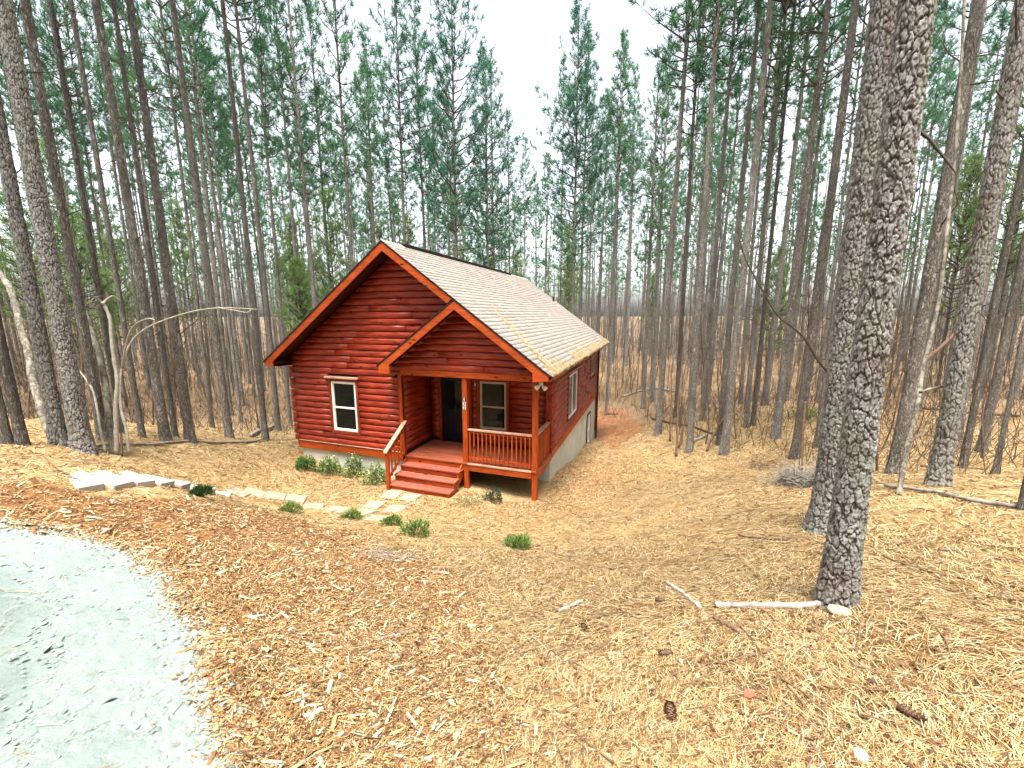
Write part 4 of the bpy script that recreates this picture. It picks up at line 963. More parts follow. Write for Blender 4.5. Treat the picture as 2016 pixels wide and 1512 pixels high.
# bare saplings
def sapling(seed, H, r0, nb, spread=.5):
    r = np.random.RandomState(seed); tb = TB(); tw = TB(); z = np.linspace(0, 1, 9); b = r.normal(0, .25, 2)
    ax_ = np.stack([b[0]*z**1.6*H*.25+.05*np.sin(z*9+seed), b[1]*z**1.6*H*.25+.05*np.cos(z*7+seed), z*H-.1], -1); tb.tube(ax_, r0*(1-.85*z), 6)
    for k in range(nb):
        s = r.uniform(.18, .98); i = min(7, int(s*8)); p = ax_[i]+(ax_[i+1]-ax_[i])*(s*8-i); az = r.uniform(0, 6.28); L = H*spread*r.uniform(.12, .42)*(1.15-s)+.15; el = r.normal(.65, .3)
        d = np.array([math.cos(az)*math.cos(el), math.sin(az)*math.cos(el), math.sin(el)]); m_ = p+d*L*.5+r.normal(0, .05*L, 3); e = p+d*L+r.normal(0, .12*L, 3); tw.tube([p, m_, e], [r0*.32, r0*.2, .002], 3)
        for q in range(4): u = r.rand(); w = m_+(e-m_)*u; tw.tube([w, w+nrm(d+r.normal(0, .6, 3))*L*r.uniform(.2, .45)], [r0*.12+.0015, .0015], 3)
    a, c = tb.mesh('trunk'), tw.mesh('twigs'); a.materials.append(M_twig); c.materials.append(M_twig); return a, c
SAP = [sapling(200+i, h, .012+.004*h, nb) for i, (h, nb) in enumerate([(3.2, 16), (4.5, 24), (6.0, 34), (7.5, 44), (2.4, 14)])]
SAPX = []
def place_sap(x, y, v, s, label, group=None):
    t = empty('bare_sapling', (x, y, g1(x, y)-.02), label, 'sapling', group, random.uniform(0, 6.28)); t.scale = (s, s, s); t.rotation_euler[0] = random.gauss(0, .08); t.rotation_euler[1] = random.gauss(0, .08)
    for nm, me in zip(('trunk', 'twigs'), SAP[v]):
        o = bpy.data.objects.new(nm, me); link(o); o.parent = t
        if nm == 'twigs': o['kind'] = 'stuff'
    SAPX.append((x, y))
sp = []; n = 0; tries = 0
while n < 190 and tries < 9000:
    tries += 1; r = 10.5*(50/10.5)**(random.random()**.8); a = random.uniform(-.98, .98); x, y = pol(r, a); px, py, w = pix(x, y)
    if inpoly(np.array([x]), np.array([y]), CLEAR)[0] or (540 < px < 1180 and w < 20): continue
    if min((x-p)**2+(y-q)**2 for p, q in PLACED) < .12: continue
    if min([9]+[(x-p)**2+(y-q)**2 for p, q, _, _ in sp]) < .3: continue
    sp.append((x, y, px, w)); n += 1
labs = cells(sp, 'bare sapling', (17, 28))
for it in sp: place_sap(it[0], it[1], random.randrange(5), random.uniform(.6, 1.2), labs[it], 'bare saplings among the trunks')
# undergrowth twigs and dry stems, too many to count
r_ = np.random.RandomState(77); tb = TB(); n = 0
while n < 7600:
    r = 11*(80/11)**r_.rand(); a = r_.uniform(-1, 1); x, y = pol(r, a)
    if inpoly(np.array([x]), np.array([y]), CLEAR)[0]: continue
    px, py, w = pix(x, y)
    if 560 < px < 1180 and w < 20: continue
    h = r_.uniform(.25, 1.9)*r_.uniform(.4, 1)*(1+max(0, r-35)*.02); p = np.array([x, y, 0.]); d = nrm(np.array([r_.normal(0, .4), r_.normal(0, .4), 1])); wd = .0025+.00022*r
    pts = [p, p+d*h*.55+r_.normal(0, .06, 3), p+d*h+r_.normal(0, .16, 3)]; tb.tube(pts, [wd*1.6, wd*1.1, wd*.6], 3)
    if r_.rand() < .6: tb.tube([pts[1], pts[1]+nrm(d+r_.normal(0, .7, 3))*h*.4], [wd, wd*.5], 3)
    tb.V[-1][:, 2] += 0; n += 1
Vu = np.concatenate(tb.V); Fu = np.concatenate(tb.F)
Vu[:, 2] += tz(Vu[:, 0], Vu[:, 1])
tag(obj('undergrowth', npmesh('undergrowth', Vu, Fu), M_twig), 'dry brown twigs and stems on the forest floor', 'undergrowth', kind='stuff')
# far-off wood beyond the countable trunks: one mass
r_ = np.random.RandomState(5); tb = TB(); tp, ta, ts, tc = [], [], [], []
for k in range(430):
    r = r_.uniform(42, 105); a = r_.uniform(-1.0, 1.0); x, y = pol(r, a); z = float(tz(x, y)[0]); far2 = np.clip((r-75)/120, 0, 1); H = r_.uniform(15, 22)
    tb.tube([(x, y, z-.3), (x+r_.normal(0, .15), y, z+H*.5), (x+r_.normal(0, .3), y, z+H)], [.085, .065, .02], 5)
    for q in range(46):
        rel = r_.rand()**1.2; zz = z+H*(.5+.5*rel); rad_ = 2.4*(1-rel)**.7*math.sqrt(r_.rand())+.1; az = r_.uniform(0, 6.28)
        tp.append((x+rad_*math.cos(az), y+rad_*math.sin(az), zz)); ta.append(nrm(np.array([math.cos(az)*.5, math.sin(az)*.5, .8]))); ts.append(.5); tc.append(np.array([.09, .20, .10])*r_.uniform(.7, 1.3))
for k in range(1900):
    r = r_.uniform(30, 85); a = r_.uniform(-1.0, 1.0); x, y = pol(r, a)
    if inpoly(np.array([x]), np.array([y]), CLEAR)[0]: continue
    z = float(tz(x, y)[0]); H = r_.uniform(2.5, 8.5)
    tb.tube([(x, y, z-.3), (x+r_.normal(0, .3), y, z+H*.5), (x+r_.normal(0, .6), y, z+H)], [.032, .025, .008], 3)
    for q in range(7): h_ = r_.uniform(.3, .95)*H; e = np.array([x, y, z+h_]); tb.tube([e, e+np.array([r_.normal(0, .5), r_.normal(0, .5), r_.uniform(.3, 1.2)])], [.012, .005], 3)
V, Fc, c = tufts(np.array(tp), np.array(ta), np.array(ts), 6, 7, .08, np.array(tc))
tag(obj('distant_woods', tb.mesh('distant_woods'), M_bark_far), 'far-off wood of thin trunks closing the view', 'woods', kind='stuff')
tag(obj('distant_foliage', npmesh('distant_foliage', V, Fc, c), M_needle), 'hazy green foliage of the far-off wood', 'foliage', kind='stuff')

# woods across the driveway, behind the viewer: unseen, added to close the place and shade the cabin front
r_ = np.random.RandomState(15); tb = TB(); tp, ta, ts, tc = [], [], [], []
for k in range(210):
    r = r_.uniform(11, 42); a = r_.uniform(1.25, 2*math.pi-1.25); x, y = pol(r, a)
    if (x < 9 and -16.5 < y < -6.5) or (x < 10.5 and -6.6 < y < 2): continue
    z = float(tz(x, y)[0]); H = r_.uniform(15, 22); tb.tube([(x, y, z-.3), (x+r_.normal(0, .15), y, z+H*.5), (x+r_.normal(0, .3), y, z+H)], [.15, .12, .03], 6)
    for q in range(120):
        rel = r_.rand()**1.1; rad_ = 2.6*(1-rel)**.7*math.sqrt(r_.rand())+.1; az = r_.uniform(0, 6.28)
        tp.append((x+rad_*math.cos(az), y+rad_*math.sin(az), z+H*(.3+.7*rel))); ta.append(nrm(np.array([math.cos(az)*.5, math.sin(az)*.5, .8]))); ts.append(.6); tc.append(np.array([.06, .17, .09])*r_.uniform(.7, 1.3))
V, Fc, c = tufts(np.array(tp), np.array(ta), np.array(ts), 16, 6, .12, np.array(tc))
tag(obj('unseen_woods', tb.mesh('unseen_woods'), M_bark_far), 'trunks of the unseen wood added across the driveway', 'woods', kind='stuff')
tag(obj('unseen_foliage', npmesh('unseen_foliage', V, Fc, c), M_needle), 'green foliage of the unseen wood added across the driveway', 'foliage', kind='stuff')

# ------------------------------------------------------------------ bent pale saplings and curved trunks at left
def poly_tube(name, px_pts, t0, w0, w1, m, parent, dt=0., n=8):
    pts = []; K = len(px_pts)
    dense = []
    for i in range(K-1):
        p0 = px_pts[max(i-1, 0)]; p1 = px_pts[i]; p2 = px_pts[i+1]; p3 = px_pts[min(i+2, K-1)]
        for s in np.linspace(0, 1, 5)[:-1]:
            f = lambda a, b, c, d: .5*((2*b)+(-a+c)*s+(2*a-5*b+4*c-d)*s*s+(-a+3*b-3*c+d)*s**3)
            dense.append((f(p0[0], p1[0], p2[0], p3[0]), f(p0[1], p1[1], p2[1], p3[1])))
    dense.append(px_pts[-1]); n_ = len(dense)
    for i, (a, b) in enumerate(dense): pts.append(P(a, b, t0+dt*i/(n_-1)))
    rad = [(w0+(w1-w0)*i/(n_-1))*t0/F/2*(1+.12*math.sin(i*2.1)) for i in range(n_)]
    mb = MB(); mb.tube(pts, rad, n); return mb.obj(name, m, parent, 0, True)
def bent(label, base_px, parts, name='bent_sapling', m=M_sap):
    p, t = hit(*base_px); e = empty(name, tuple(p), label, 'sapling')
    for nm, pts, w0, w1, dt in parts: poly_tube(nm, pts, t, w0, w1, m, e, dt)
    return e
bent('pale arching sapling bending right toward the cabin', (252, 895), [('stem', [(253,896),(249,850),(239,810),(236,770),(238,735),(246,700),(262,668),(290,645),(330,628),(380,613),(430,606),(470,607),(506,609)], 5.5, 1.6, .7),
  ('branch', [(240,725),(246,690),(255,655),(270,636),(292,627),(304,630)], 3.6, 1.6, -.5), ('branch', [(430,606),(462,611),(485,615),(495,609)], 2, 1.2, .2)])
bent('pale forked sapling standing between the arching one and the curved trunk', (229, 893), [('stem', [(230,893),(229,850),(228,800),(231,750),(225,710),(220,670),(217,630),(207,604),(202,595)], 8, 5, -.4), ('branch', [(203,597),(194,590),(186,584)], 5, 3, -.2), ('branch', [(203,597),(212,588),(224,583),(238,595)], 5, 2, .3)])
bent('thin dark stem in front of the forked sapling', (240, 897), [('stem', [(240,898),(239,860),(237,830)], 4, 2.5, 0)], m=M_twig)
bent('pale curved trunk leaning up past the large rough-barked pine', (223, 891), [('stem', [(224,893),(218,850),(213,800),(208,760),(197,700),(186,670),(176,640),(165,605),(156,560),(146,510),(134,450),(118,380),(104,300),(92,220)], 13, 8, 1.4), ('branch', [(166,605),(178,600),(184,588),(200,583)], 4, 2, .3)], 'curved_tree', M_pbark)
bent('pale curved trunk crossing behind the left edge pines', (106, 872), [('stem', [(108,873),(92,835),(77,790),(64,740),(55,690),(42,650),(33,610),(20,568),(8,550),(-12,520),(-40,450)], 15, 10, 1.0)], 'curved_tree', M_pbark)
bent('thin arched stem leaning off the large rough-barked pine', (206, 888), [('stem', [(207,889),(198,850),(192,810),(183,770),(168,745),(150,722),(138,705)], 5, 2, .4)])
bent('pale skinny tree in front of the right-hand pines', (1768, 981), [('stem', [(1768,983),(1779,920),(1792,855),(1806,800),(1811,765),(1818,720),(1826,690),(1838,640),(1850,580),(1862,480),(1876,350),(1888,200),(1896,60),(1900,-60)], 10, 6, 1.2), ('branch', [(1793,870),(1808,858),(1823,843)], 4, 2, .2), ('branch', [(1812,772),(1830,766),(1860,760)], 6, 4, .3)], 'skinny_tree', M_pbark)
bent('reddish thin stem in front of the brush pile pine', (1578, 925), [('stem', [(1576,926),(1579,880),(1582,830),(1586,790)], 7, 4, 0)], m=M_stick)
bent('thin brown stem beside the second yard-edge pine', (1331, 897), [('stem', [(1331,898),(1333,860),(1335,800),(1341,740)], 5, 3, .2)], m=M_stick)
bent('thin brown stem right of the first yard-edge pine', (1319, 868), [('stem', [(1319,869),(1320,820),(1322,770),(1321,720)], 3.5, 2, .2)], m=M_stick)
# leaning dead limbs
def dead(label, base_px, parts, name='dead_limb', m=M_stick):
    p, t = hit(*base_px); e = empty(name, tuple(p), label, 'branch')
    for nm, pts, w0, w1, dt in parts: poly_tube(nm, pts, t, w0, w1, m, e, dt)
dead('dark stick leaning on the second yard-edge pine', (1336, 880), [('limb', [(1336,882),(1345,845),(1352,810),(1358,783)], 4, 2.5, .2)])
dead('dark stick leaning on the third yard-edge pine', (1391, 888), [('limb', [(1391,889),(1402,862),(1415,838),(1426,822)], 4, 3, .1), ('twig', [(1415,838),(1412,812),(1404,790)], 3, 1.5, 0)])
dead('long curved dead limb hung between pines left of the thick trunks', (1650, 905), [('limb', [(1648,900),(1645,800),(1640,748),(1612,712),(1585,668),(1562,646),(1530,620),(1500,570),(1470,515),(1455,470)], 6, 2, -.6), ('twig', [(1585,668),(1560,672),(1535,668)], 2.5, 1, 0), ('twig', [(1612,712),(1620,680),(1640,660)], 2.5, 1, 0)], m=M_limb)
dead('dark dead trunk leaning behind the tall flaky pine', (1790, 850), [('limb', [(1792,850),(1805,760),(1822,712),(1850,685),(1885,652)], 7, 6, .4)])

# ------------------------------------------------------------------ fallen poles, logs and sticks
def fallen(label, pts, w0, w1, m, name='fallen_log', cat='log', lift=.6, stubs=0, n=9):
    hp = [hit(*q) for q in pts]; P3 = []; rads = []
    t0 = hp[0][1]
    K = 9*(len(pts)-1)+1
    for i in range(K):
        s = i/(K-1)*(len(pts)-1); k = min(int(s), len(pts)-2); f = s-k; a, b = hp[k][0], hp[k+1][0]; q = a+(b-a)*f; tt = hp[k][1]+(hp[k+1][1]-hp[k][1])*f
        rad = (w0+(w1-w0)*i/(K-1))*tt/F/2; rads.append(rad*(1+.10*math.sin(i*1.9))); P3.append([q[0]+random.gauss(0, .004), q[1]+random.gauss(0, .004), 0])
    P3 = np.array(P3); zz = gz(P3[:, 0], P3[:, 1])
    zz = np.convolve(np.r_[[zz[0]]*2, zz, [zz[-1]]*2], np.ones(5)/5, 'valid'); P3[:, 2] = zz+np.array(rads)*lift+.015
    e = empty(name, tuple(P3[0]), label, cat); mb = MB(); mb.tube(P3, rads, n); mb.obj('stem', m, e, 0, True)
    for k in range(stubs):
        i = random.randint(1, K-2); d = Vector((random.gauss(0, 1), random.gauss(0, 1), abs(random.gauss(.4, .4)))).normalized(); q = MB(); L = rads[i]*random.uniform(3, 9)
        q.tube([P3[i], P3[i]+np.array(d)*L], [rads[i]*.35, rads[i]*.12], 5); q.obj('stub', m, e)
fallen('long bleached pole lying along the edge of the left yard', [(185,879),(300,876),(420,873),(520,870)], 5, 4, M_bleach, 'fallen_pole', 'log', 1.)
fallen('bleached fallen log lying across the straw at the right edge', [(1742,967),(1830,978),(1900,990),(2004,1003)], 6, 9, M_bleach, stubs=3, lift=.9)
fallen('thick pale stick lying left of the nearest pine trunk', [(1408,1191),(1470,1197),(1540,1196),(1622,1194)], 11, 13, M_bleach, 'fallen_stick', 'stick')
fallen('rough grey stick left of the thick pale stick', [(1312,1150),(1345,1170),(1378,1192)], 7, 9, M_bleach, 'fallen_stick', 'stick')
fallen('dark-ended stick just below the thick pale stick', [(1405,1213),(1432,1228),(1458,1243)], 7, 10, M_stick, 'fallen_stick', 'stick')
fallen('short grey stick on the middle slope', [(1100,1203),(1124,1193),(1147,1183)], 7, 6, M_bleach, 'fallen_stick', 'stick')
fallen('long thin brown twig curving below the sticks', [(1312,1318),(1360,1300),(1440,1288),(1500,1282),(1558,1268)], 4, 3, M_stick, 'fallen_twig', 'twig')
fallen('thin dark twig running to the nearest trunk', [(1455,1058),(1520,1068),(1580,1064),(1640,1078)], 4, 3, M_stick, 'fallen_twig', 'twig', stubs=2)
fallen('thin brown twig right of the nearest trunk', [(1742,1092),(1800,1112),(1872,1138)], 3.5, 2, M_stick, 'fallen_twig', 'twig')
fallen('long thin twig near the right picture edge', [(1845,1088),(1910,1095),(1985,1106)], 3.5, 2, M_stick, 'fallen_twig', 'twig')
fallen('pale twig lying on the chips near the bottom', [(1040,1375),(1085,1390),(1118,1412)], 4, 3, M_stick, 'fallen_twig', 'twig')
fallen('splintered wood strip on the chip bank', [(740,1262),(780,1252),(815,1240)], 6, 4, M_bleach, 'wood_strip', 'wood')
fallen('short propped log beside the cabin left eave', [(495,862),(515,853),(538,846)], 6, 7, M_bleach, lift=1.4)
fallen('thin fallen log between first and third yard-edge pines', [(1282,826),(1340,838),(1380,848),(1420,858)], 4, 5, M_stick, stubs=3)
fallen('grey fallen log right of the second yard-edge pine', [(1362,872),(1378,864),(1392,856)], 7, 6, M_bleach)
fallen('white fallen branches far behind the clay patch', [(1226,782),(1258,772),(1290,765)], 4, 4, M_bleach, stubs=6)
fallen('far grey log behind the first yard-edge pine', [(1285,764),(1310,768),(1330,772)], 4, 4, M_bleach, stubs=4)
fallen('dark log in the woods at far right', [(1815,806),(1900,812),(2010,818)], 5, 5, M_stick, stubs=3)
fallen('short dark log on the clay patch rim', [(1198,815),(1208,816),(1217,816)], 4, 4, M_stick)
fallen('dark thin log across the right-hand straw', [(1812,918),(1870,921),(1940,924)], 4, 3, M_stick, stubs=2)
# ------------------------------------------------------------------ paths
def put(o, q, rz, up, tilt=.9):
    """lay a slab on the smoothed ground, tilted with it"""
    e_ = .3; nx = -(tz(q[0]+e_, q[1])-tz(q[0]-e_, q[1]))[0]/(2*e_); ny = -(tz(q[0], q[1]+e_)-tz(q[0], q[1]-e_))[0]/(2*e_)
    n_ = Vector((nx*tilt+random.gauss(0, .015), ny*tilt+random.gauss(0, .015), 1)).normalized(); a = Vector((math.cos(rz), math.sin(rz), 0)); a = (a-n_*a.dot(n_)).normalized(); b = n_.cross(a)
    aa = np.array([q[0]+dx for dx in (-.2, 0, .2) for dy in (-.2, 0, .2)]); bb = np.array([q[1]+dy for dx in (-.2, 0, .2) for dy in (-.2, 0, .2)])
    top = float((gz(aa, bb)-tz(aa, bb)).max()+tz(q[0], q[1])[0])
    o.matrix_world = Matrix(((a.x, b.x, n_.x, q[0]), (a.y, b.y, n_.y, q[1]), (a.z, b.z, n_.z, top+up), (0, 0, 0, 1)))
def slab(px, py, t, sx, sy, rz, th_, m, name, label, group, cat, zoff=0.):
    q = P(px, py, t); z = g1(q[0], q[1])+zoff
    e = MB().box(-sx/2, sx/2, -sy/2, sy/2, -th_, .0).obj(name, m, None, .012); put(e, q, rz, .024)
    return tag(e, label, cat, group)
ORD = ['first', 'second', 'third', 'fourth', 'fifth', 'sixth', 'seventh', 'eighth', 'ninth', 'tenth', 'eleventh', 'twelfth', 'thirteenth', 'fourteenth']
ST = [(808,981),(771,975),(779,1003),(738,995),(740,1023),(716,1011),(663,1008),(618,998),(583,985),(543,981),(502,973),(470,971)]
for i, (a, b) in enumerate(ST):
    p, t = hit(a, b); rz = math.atan2(.3, 1)*(.4 if i < 6 else 1.)+random.gauss(0, .1)+(.25 if i > 6 else -.1)
    slab(a, b, t, .43, .43, rz, .06, M_conc, 'stepping_stone', 'square pale stepping stone, %s along the path from the porch steps' % ORD[i], 'square stepping stones of the path', 'paver')
SP = [(160,946),(215,945),(262,946),(300,950),(332,954),(360,959),(388,965),(424,971)]
hp = [hit(*q)[0] for q in SP]
for i in range(8):
    q = hp[i]; dv = hp[min(i+1, 7)]-hp[max(i-1, 0)]; o = MB().box(-.125, .125, -.27, .27, -.12, .0).obj('path_step', M_slab, None, .012)
    put(o, q, math.atan2(dv[1], dv[0])+random.gauss(0, .07), .008, .45)
    tag(o, 'white concrete path step, %s down from the driveway end' % ORD[i], 'step', 'white concrete steps down the left bank')
# ------------------------------------------------------------------ shrubs
def shrub(px, py, wpx, h, n, cols, seed, name, label, spike=0, leaf=(.055, .026), flat=1., group=None, cat='shrub', spiky=False):
    r = np.random.RandomState(seed); p, t = hit(px, py); R0 = wpx*t/F/2/math.hypot(1, (px-1008)/F); z0 = g1(p[0], p[1]); e = empty(name, (p[0], p[1], z0), label, cat, group)
    tb = TB(); pos, ax_ = [], []
    for k in range(26):
        az = r.uniform(0, 6.28); el = r.uniform(.25, 1.5); d = np.array([math.cos(az)*math.cos(el), math.sin(az)*math.cos(el), math.sin(el)*h/R0]); tip = d*R0*r.uniform(.6, .95)
        tb.tube([(0, 0, -.02), tip*.5+r.normal(0, .02, 3), tip], [.006, .004, .002], 3)
    for k in range(n):
        az = r.uniform(0, 6.28); u = r.uniform(0, 1); el = math.asin(u); rad_ = R0*(.55+.45*r.rand()**.5)*(1+.25*math.sin(az*3+seed)+.15*math.sin(az*5+el*4))
        d = np.array([math.cos(az)*math.cos(el), math.sin(az)*math.cos(el), math.sin(el)]); q = d*rad_; q[2] = q[2]*h/R0*flat+.02; pos.append(q); ax_.append(nrm(d+np.array([0, 0, .7 if spiky else .25])+r.normal(0, .4, 3)))
    spk = []
    for k in range(spike):
        b = np.array([r.normal(0, R0*.35), r.normal(0, R0*.35), h*.8]); top = b+np.array([r.normal(0, .03), r.normal(0, .03), r.uniform(.12, .22)]); tb.tube([b, top], [.004, .002], 3)
        for w in range(16): s = r.rand(); pos.append(b+(top-b)*s+r.normal(0, .022, 3)); ax_.append(nrm(r.normal(0, 1, 3)+np.array([0, 0, .3]))); spk.append(len(pos)-1)
    pos, ax_ = np.array(pos), np.array(ax_); N = len(pos); cols = np.array(cols); c = cols[r.choice(len(cols), N)]*r.uniform(.7, 1.25, (N, 1))
    for i in spk: c[i] = np.array([.55, .50, .30])*r.uniform(.8, 1.2)
    tv = np.array([[0, 0, 0], [.5, .5, .08], [1, 0, 0], [.5, -.5, .08]]); tf = np.array([[0, 2, 1], [0, 3, 2]])
    side = np.cross(ax_, r.normal(0, 1, ax_.shape)); side /= np.linalg.norm(side, axis=1, keepdims=True); Rm = np.stack([ax_, side, np.cross(ax_, side)], 2)
    L_ = leaf[0]*r.uniform(.7, 1.4, N); V, Fc = scatter(tv, tf, pos, Rm, np.c_[L_, np.full(N, leaf[1])*r.uniform(.8, 1.2, N), L_])
    st_ = tb.mesh('stems'); obj('stems', st_, M_stick, e, True)['kind'] = 'stuff'; obj('leaves', npmesh('leaves', V, Fc, np.repeat(c, 4, 0)), M_leaf, e, True)['kind'] = 'stuff'; return e
AZ = [(.09, .20, .045), (.15, .29, .07), (.28, .40, .12), (.52, .56, .26), (.05, .12, .04)]
shrub(600, 926, 40, .30, 1500, [(.07, .17, .035), (.11, .24, .05), (.20, .32, .09), (.04, .10, .025)], 301, 'azalea_shrub', 'round dark green shrub at the cabin left corner', 0)
shrub(648, 932, 46, .40, 1600, AZ, 302, 'azalea_shrub', 'leafy shrub under the front window with a pale flower spike', 2)
shrub(698, 938, 36, .58, 1400, AZ, 303, 'azalea_shrub', 'third shrub along the foundation with one upright spike', 1)
shrub(742, 950, 44, .46, 1400, AZ, 304, 'azalea_shrub', 'shrub with tall pale spikes beside the stair newel', 3)
shrub(972, 985, 36, .30, 1200, [(.018, .06, .03), (.03, .085, .045), (.012, .04, .02)], 305, 'boxwood_shrub', 'small round dark green bush in front of the porch', 0, (.035, .016))
shrub(925, 992, 60, .10, 260, [(.20, .26, .10), (.45, .45, .28), (.12, .18, .06)], 306, 'ground_plant', 'sparse pale low plant right of the porch steps', 0, (.05, .025))
JU = [(.08, .17, .03), (.14, .24, .05), (.24, .33, .08), (.05, .11, .025), (.34, .40, .13)]
for i, (a, b, w, lab) in enumerate([(395, 981, 46, 'low dark juniper at the foot of the white path steps'), (570, 1008, 54, 'low juniper in front of the ninth stepping stone'), (693, 1023, 46, 'yellow-green juniper between the middle stepping stones'),
                                 (773, 1038, 42, 'small juniper left of the largest one'), (820, 1056, 60, 'largest juniper on the near bank'), (1020, 1075, 52, 'juniper alone on the slope right of the others')]):
    shrub(a, b, w*.85, .11 if i != 4 else .18, 1000, JU if i else [(.04, .10, .025), (.07, .14, .04), (.03, .07, .02)], 320+i, 'juniper', lab, 0, (.07, .011), 1., None, 'juniper', True)
# green weeds in the right-hand woods
shrub(1590, 825, 60, .35, 420, [(.16, .24, .06), (.24, .32, .09)], 340, 'weed_patch', 'patch of light green weeds behind the brush pile pine', 0, (.09, .03), 1., None, 'weeds')
# dry bleached brush pile
p, t = hit(1585, 960); e = empty('brush_pile', tuple(p), 'heap of bleached dry brush left of the thick grey pine', 'brush'); r_ = np.random.RandomState(9)
tb = TB(); a0 = P(1545, 905, t+.9); a1 = P(1622, 985, t-.25)
for k in range(300):
    s = r_.rand(); q = a0+(a1-a0)*s+r_.normal(0, .09, 3)*np.array([1, 1, .3]); q[2] = g1(q[0], q[1])+abs(r_.normal(.08, .13)); d = nrm((a1-a0)*.8+r_.normal(0, .7, 3)*np.array([1, 1, .8])); L = r_.uniform(.2, .7)
    tb.tube([q-d*L*.5, q+r_.normal(0, .02, 3), q+d*L*.5+np.array([0, 0, r_.uniform(-.02, .07)])], [.007, .0055, .002], 4)
obj('twigs', tb.mesh('twigs'), M_bleach, e, False)['kind'] = 'stuff'
p, t = hit(1500, 920); e = empty('brush_pile', tuple(p), 'low tangle of pale twigs right of the third yard-edge pine', 'brush'); tb = TB()
for k in range(160):
    q = p+r_.normal(0, .35, 3); q[2] = g1(q[0], q[1])+abs(r_.normal(.03, .12)); d = nrm(r_.normal(0, 1, 3)*np.array([1, 1, .4])); L = r_.uniform(.2, .7); tb.tube([q-d*L*.5, q+r_.normal(0, .03, 3), q+d*L*.5], [.004, .003, .0015], 3)
obj('twigs', tb.mesh('twigs'), M_stick, e, False)['kind'] = 'stuff'
p, t = hit(770, 1102); e = empty('twig_heap', tuple(p), 'small heap of grey twigs on the near bank crest', 'twigs'); tb = TB()
for k in range(46):
    q = p+r_.normal(0, .16, 3)*np.array([1.6, .7, 0]); q[2] = g1(q[0], q[1])+abs(r_.normal(.02, .02)); d = nrm(r_.normal(0, 1, 3)*np.array([1.4, .7, .15])); L = r_.uniform(.1, .4); tb.tube([q-d*L*.5, q+r_.normal(0, .015, 3), q+d*L*.5], [.004, .0035, .002], 4)
obj('twigs', tb.mesh('twigs'), M_bleach, e, False)['kind'] = 'stuff'
# pine cones, stones, a red leaf
def cone(px, py, s, label):
    p, t = hit(px, py); z = g1(p[0], p[1]); e = empty('pine_cone', (p[0], p[1], z), label, 'pine cone', None, random.uniform(0, 6.28)); r = np.random.RandomState(px)
    core_ = MB(); core_.tube([(-s*.45, 0, s*.3), (-s*.1, 0, s*.32), (s*.3, 0, s*.3), (s*.5, 0, s*.28)], [s*.10, s*.2, s*.14, s*.03], 8); core_.obj('core', M_stick, e, 0, True, True)
    tv = np.array([[0, -.5, 0], [0, .5, 0], [1, .35, .1], [1, -.35, .1]]); tf = np.array([[0, 1, 2, 3]]); pos, ax_ = [], []
    for k in range(70):
        u = k/70; az = k*2.4; rad_ = s*.2*math.sin(math.pi*(.15+.8*u)); pos.append((-s*.45+s*.95*u, rad_*math.cos(az)*.7, s*.3+rad_*math.sin(az)*.7)); ax_.append(nrm(np.array([.55, math.cos(az), math.sin(az)])))
    pos, ax_ = np.array(pos), np.array(ax_); sd_ = np.cross(ax_, [1, 0, 0]); sd_ /= np.linalg.norm(sd_, axis=1, keepdims=True); Rm = np.stack([ax_, sd_, np.cross(ax_, sd_)], 2)
    V, Fc = scatter(tv, tf, pos, Rm, np.tile([s*.17, s*.16, s*.1], (70, 1))); obj('scales', npmesh('scales', V, Fc, np.tile([.16, .075, .04], (len(V), 1))*r.uniform(.6, 1.3, (len(V), 1))), M_chip, e, True)['kind'] = 'stuff'
cone(1312, 1278, .09, 'dark pine cone left of the long brown twig'); cone(1320, 1398, .11, 'brown pine cone in the straw near the bottom'); cone(1150, 1232, .08, 'pine cone below the short grey stick'); cone(1300, 1184, .08, 'pine cone beside the rough grey stick'); cone(1790, 1405, .10, 'grey-brown pine cone at lower right')
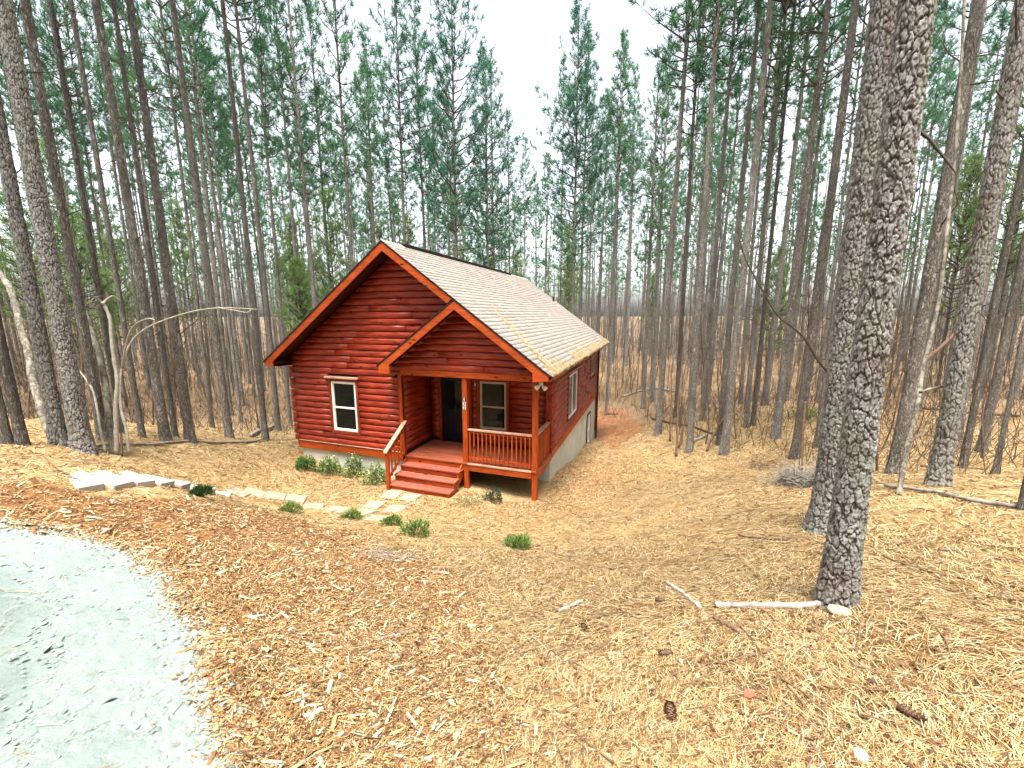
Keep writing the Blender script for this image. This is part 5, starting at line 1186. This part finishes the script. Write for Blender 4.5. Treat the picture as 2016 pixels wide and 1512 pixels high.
def rock(px, py, wpx, m, label):
    p, t = hit(px, py); s = wpx*t/F/2; bm = bmesh.new(); bmesh.ops.create_icosphere(bm, subdivisions=3, radius=1); r = random.random()*20
    for v in bm.verts:
        k = 1+.28*(float(vnoise(v.co.x*1.6+r, v.co.y*1.6+v.co.z*1.3, 71))-.5)+.2*(float(vnoise(v.co.x*4+r, v.co.y*4+v.co.z*3, 72))-.5); v.co = Vector((v.co.x*s*1.15, v.co.y*s*.85, v.co.z*s*.6))*k
    me = bpy.data.meshes.new('stone'); bm.to_mesh(me); bm.free(); me.polygons.foreach_set('use_smooth', np.ones(len(me.polygons), bool)); o = obj('stone', me, m); o.location = (p[0], p[1], g1(p[0], p[1])+s*.3); o.rotation_euler[2] = r; return tag(o, label, 'stone')
rock(1655, 1210, 36, M_conc, 'tan stone at the foot of the nearest pine trunk'); rock(1697, 1487, 32, M_slab, 'white stone in the straw at the bottom right'); rock(1085, 1280, 12, M_slab, 'small white stone on the middle slope'); rock(572, 1237, 13, M_slab, 'small pale stone on the chip bank')
rock(1640, 938, 14, M_slab, 'white stone against the left of the thick grey pine')
p, t = hit(1475, 1367); lf = MB(); lf.add([(-.045, 0, .0), (-.02, .032, .012), (.02, .028, .01), (.05, 0, .004), (.02, -.03, .012), (-.02, -.028, .01), (0, 0, -.002)], [(0, 6, 1), (1, 6, 2), (2, 6, 3), (3, 6, 4), (4, 6, 5), (5, 6, 0)])
lf = lf.obj('fallen_leaf', plain('red_leaf', (.42, .08, .045), .6), None); lf.location = (p[0], p[1], g1(p[0], p[1])+.03); lf.scale = (.65, .65, .65); lf.rotation_euler = (.25, -.2, .6); tag(lf, 'single reddish leaf on the straw, lower middle right', 'leaf')

# loose twigs and bark bits in the litter, too many to count
x, y, r = polar_pts(1500, 1.2, 16, 1.0, .85); k = ~near_house(x, y) & ~inpoly(x, y, DRIVE); x, y, r = x[k], y[k], r[k]; tb = TB(); r_ = np.random.RandomState(19); zz = gz(x, y)
for i in range(len(x)):
    L = r_.lognormal(-2.2, .6)*(1+.04*r[i]); a = r_.uniform(0, 6.28); d = np.array([math.cos(a), math.sin(a), 0])*L/2; p = np.array([x[i], y[i], 0.]); w = r_.uniform(.0016, .0045)*(1+.08*r[i])
    pts = np.array([p-d, p+r_.normal(0, .04*L, 3), p+d]); pts[:, 2] = zz[i]+.014+r_.uniform(0, .012, 3); g = (gnorm(np.array([x[i]]), np.array([y[i]])))[0]
    pts[:, 2] -= ((pts[:, :2]-p[:2]) @ g[:2])/g[2]; tb.tube(pts, [w, w*.9, w*.5], 4)
tag(obj('twig_litter', tb.mesh('twig_litter'), M_stick), 'short brown twigs and bark bits lying in the straw', 'twigs', kind='stuff')
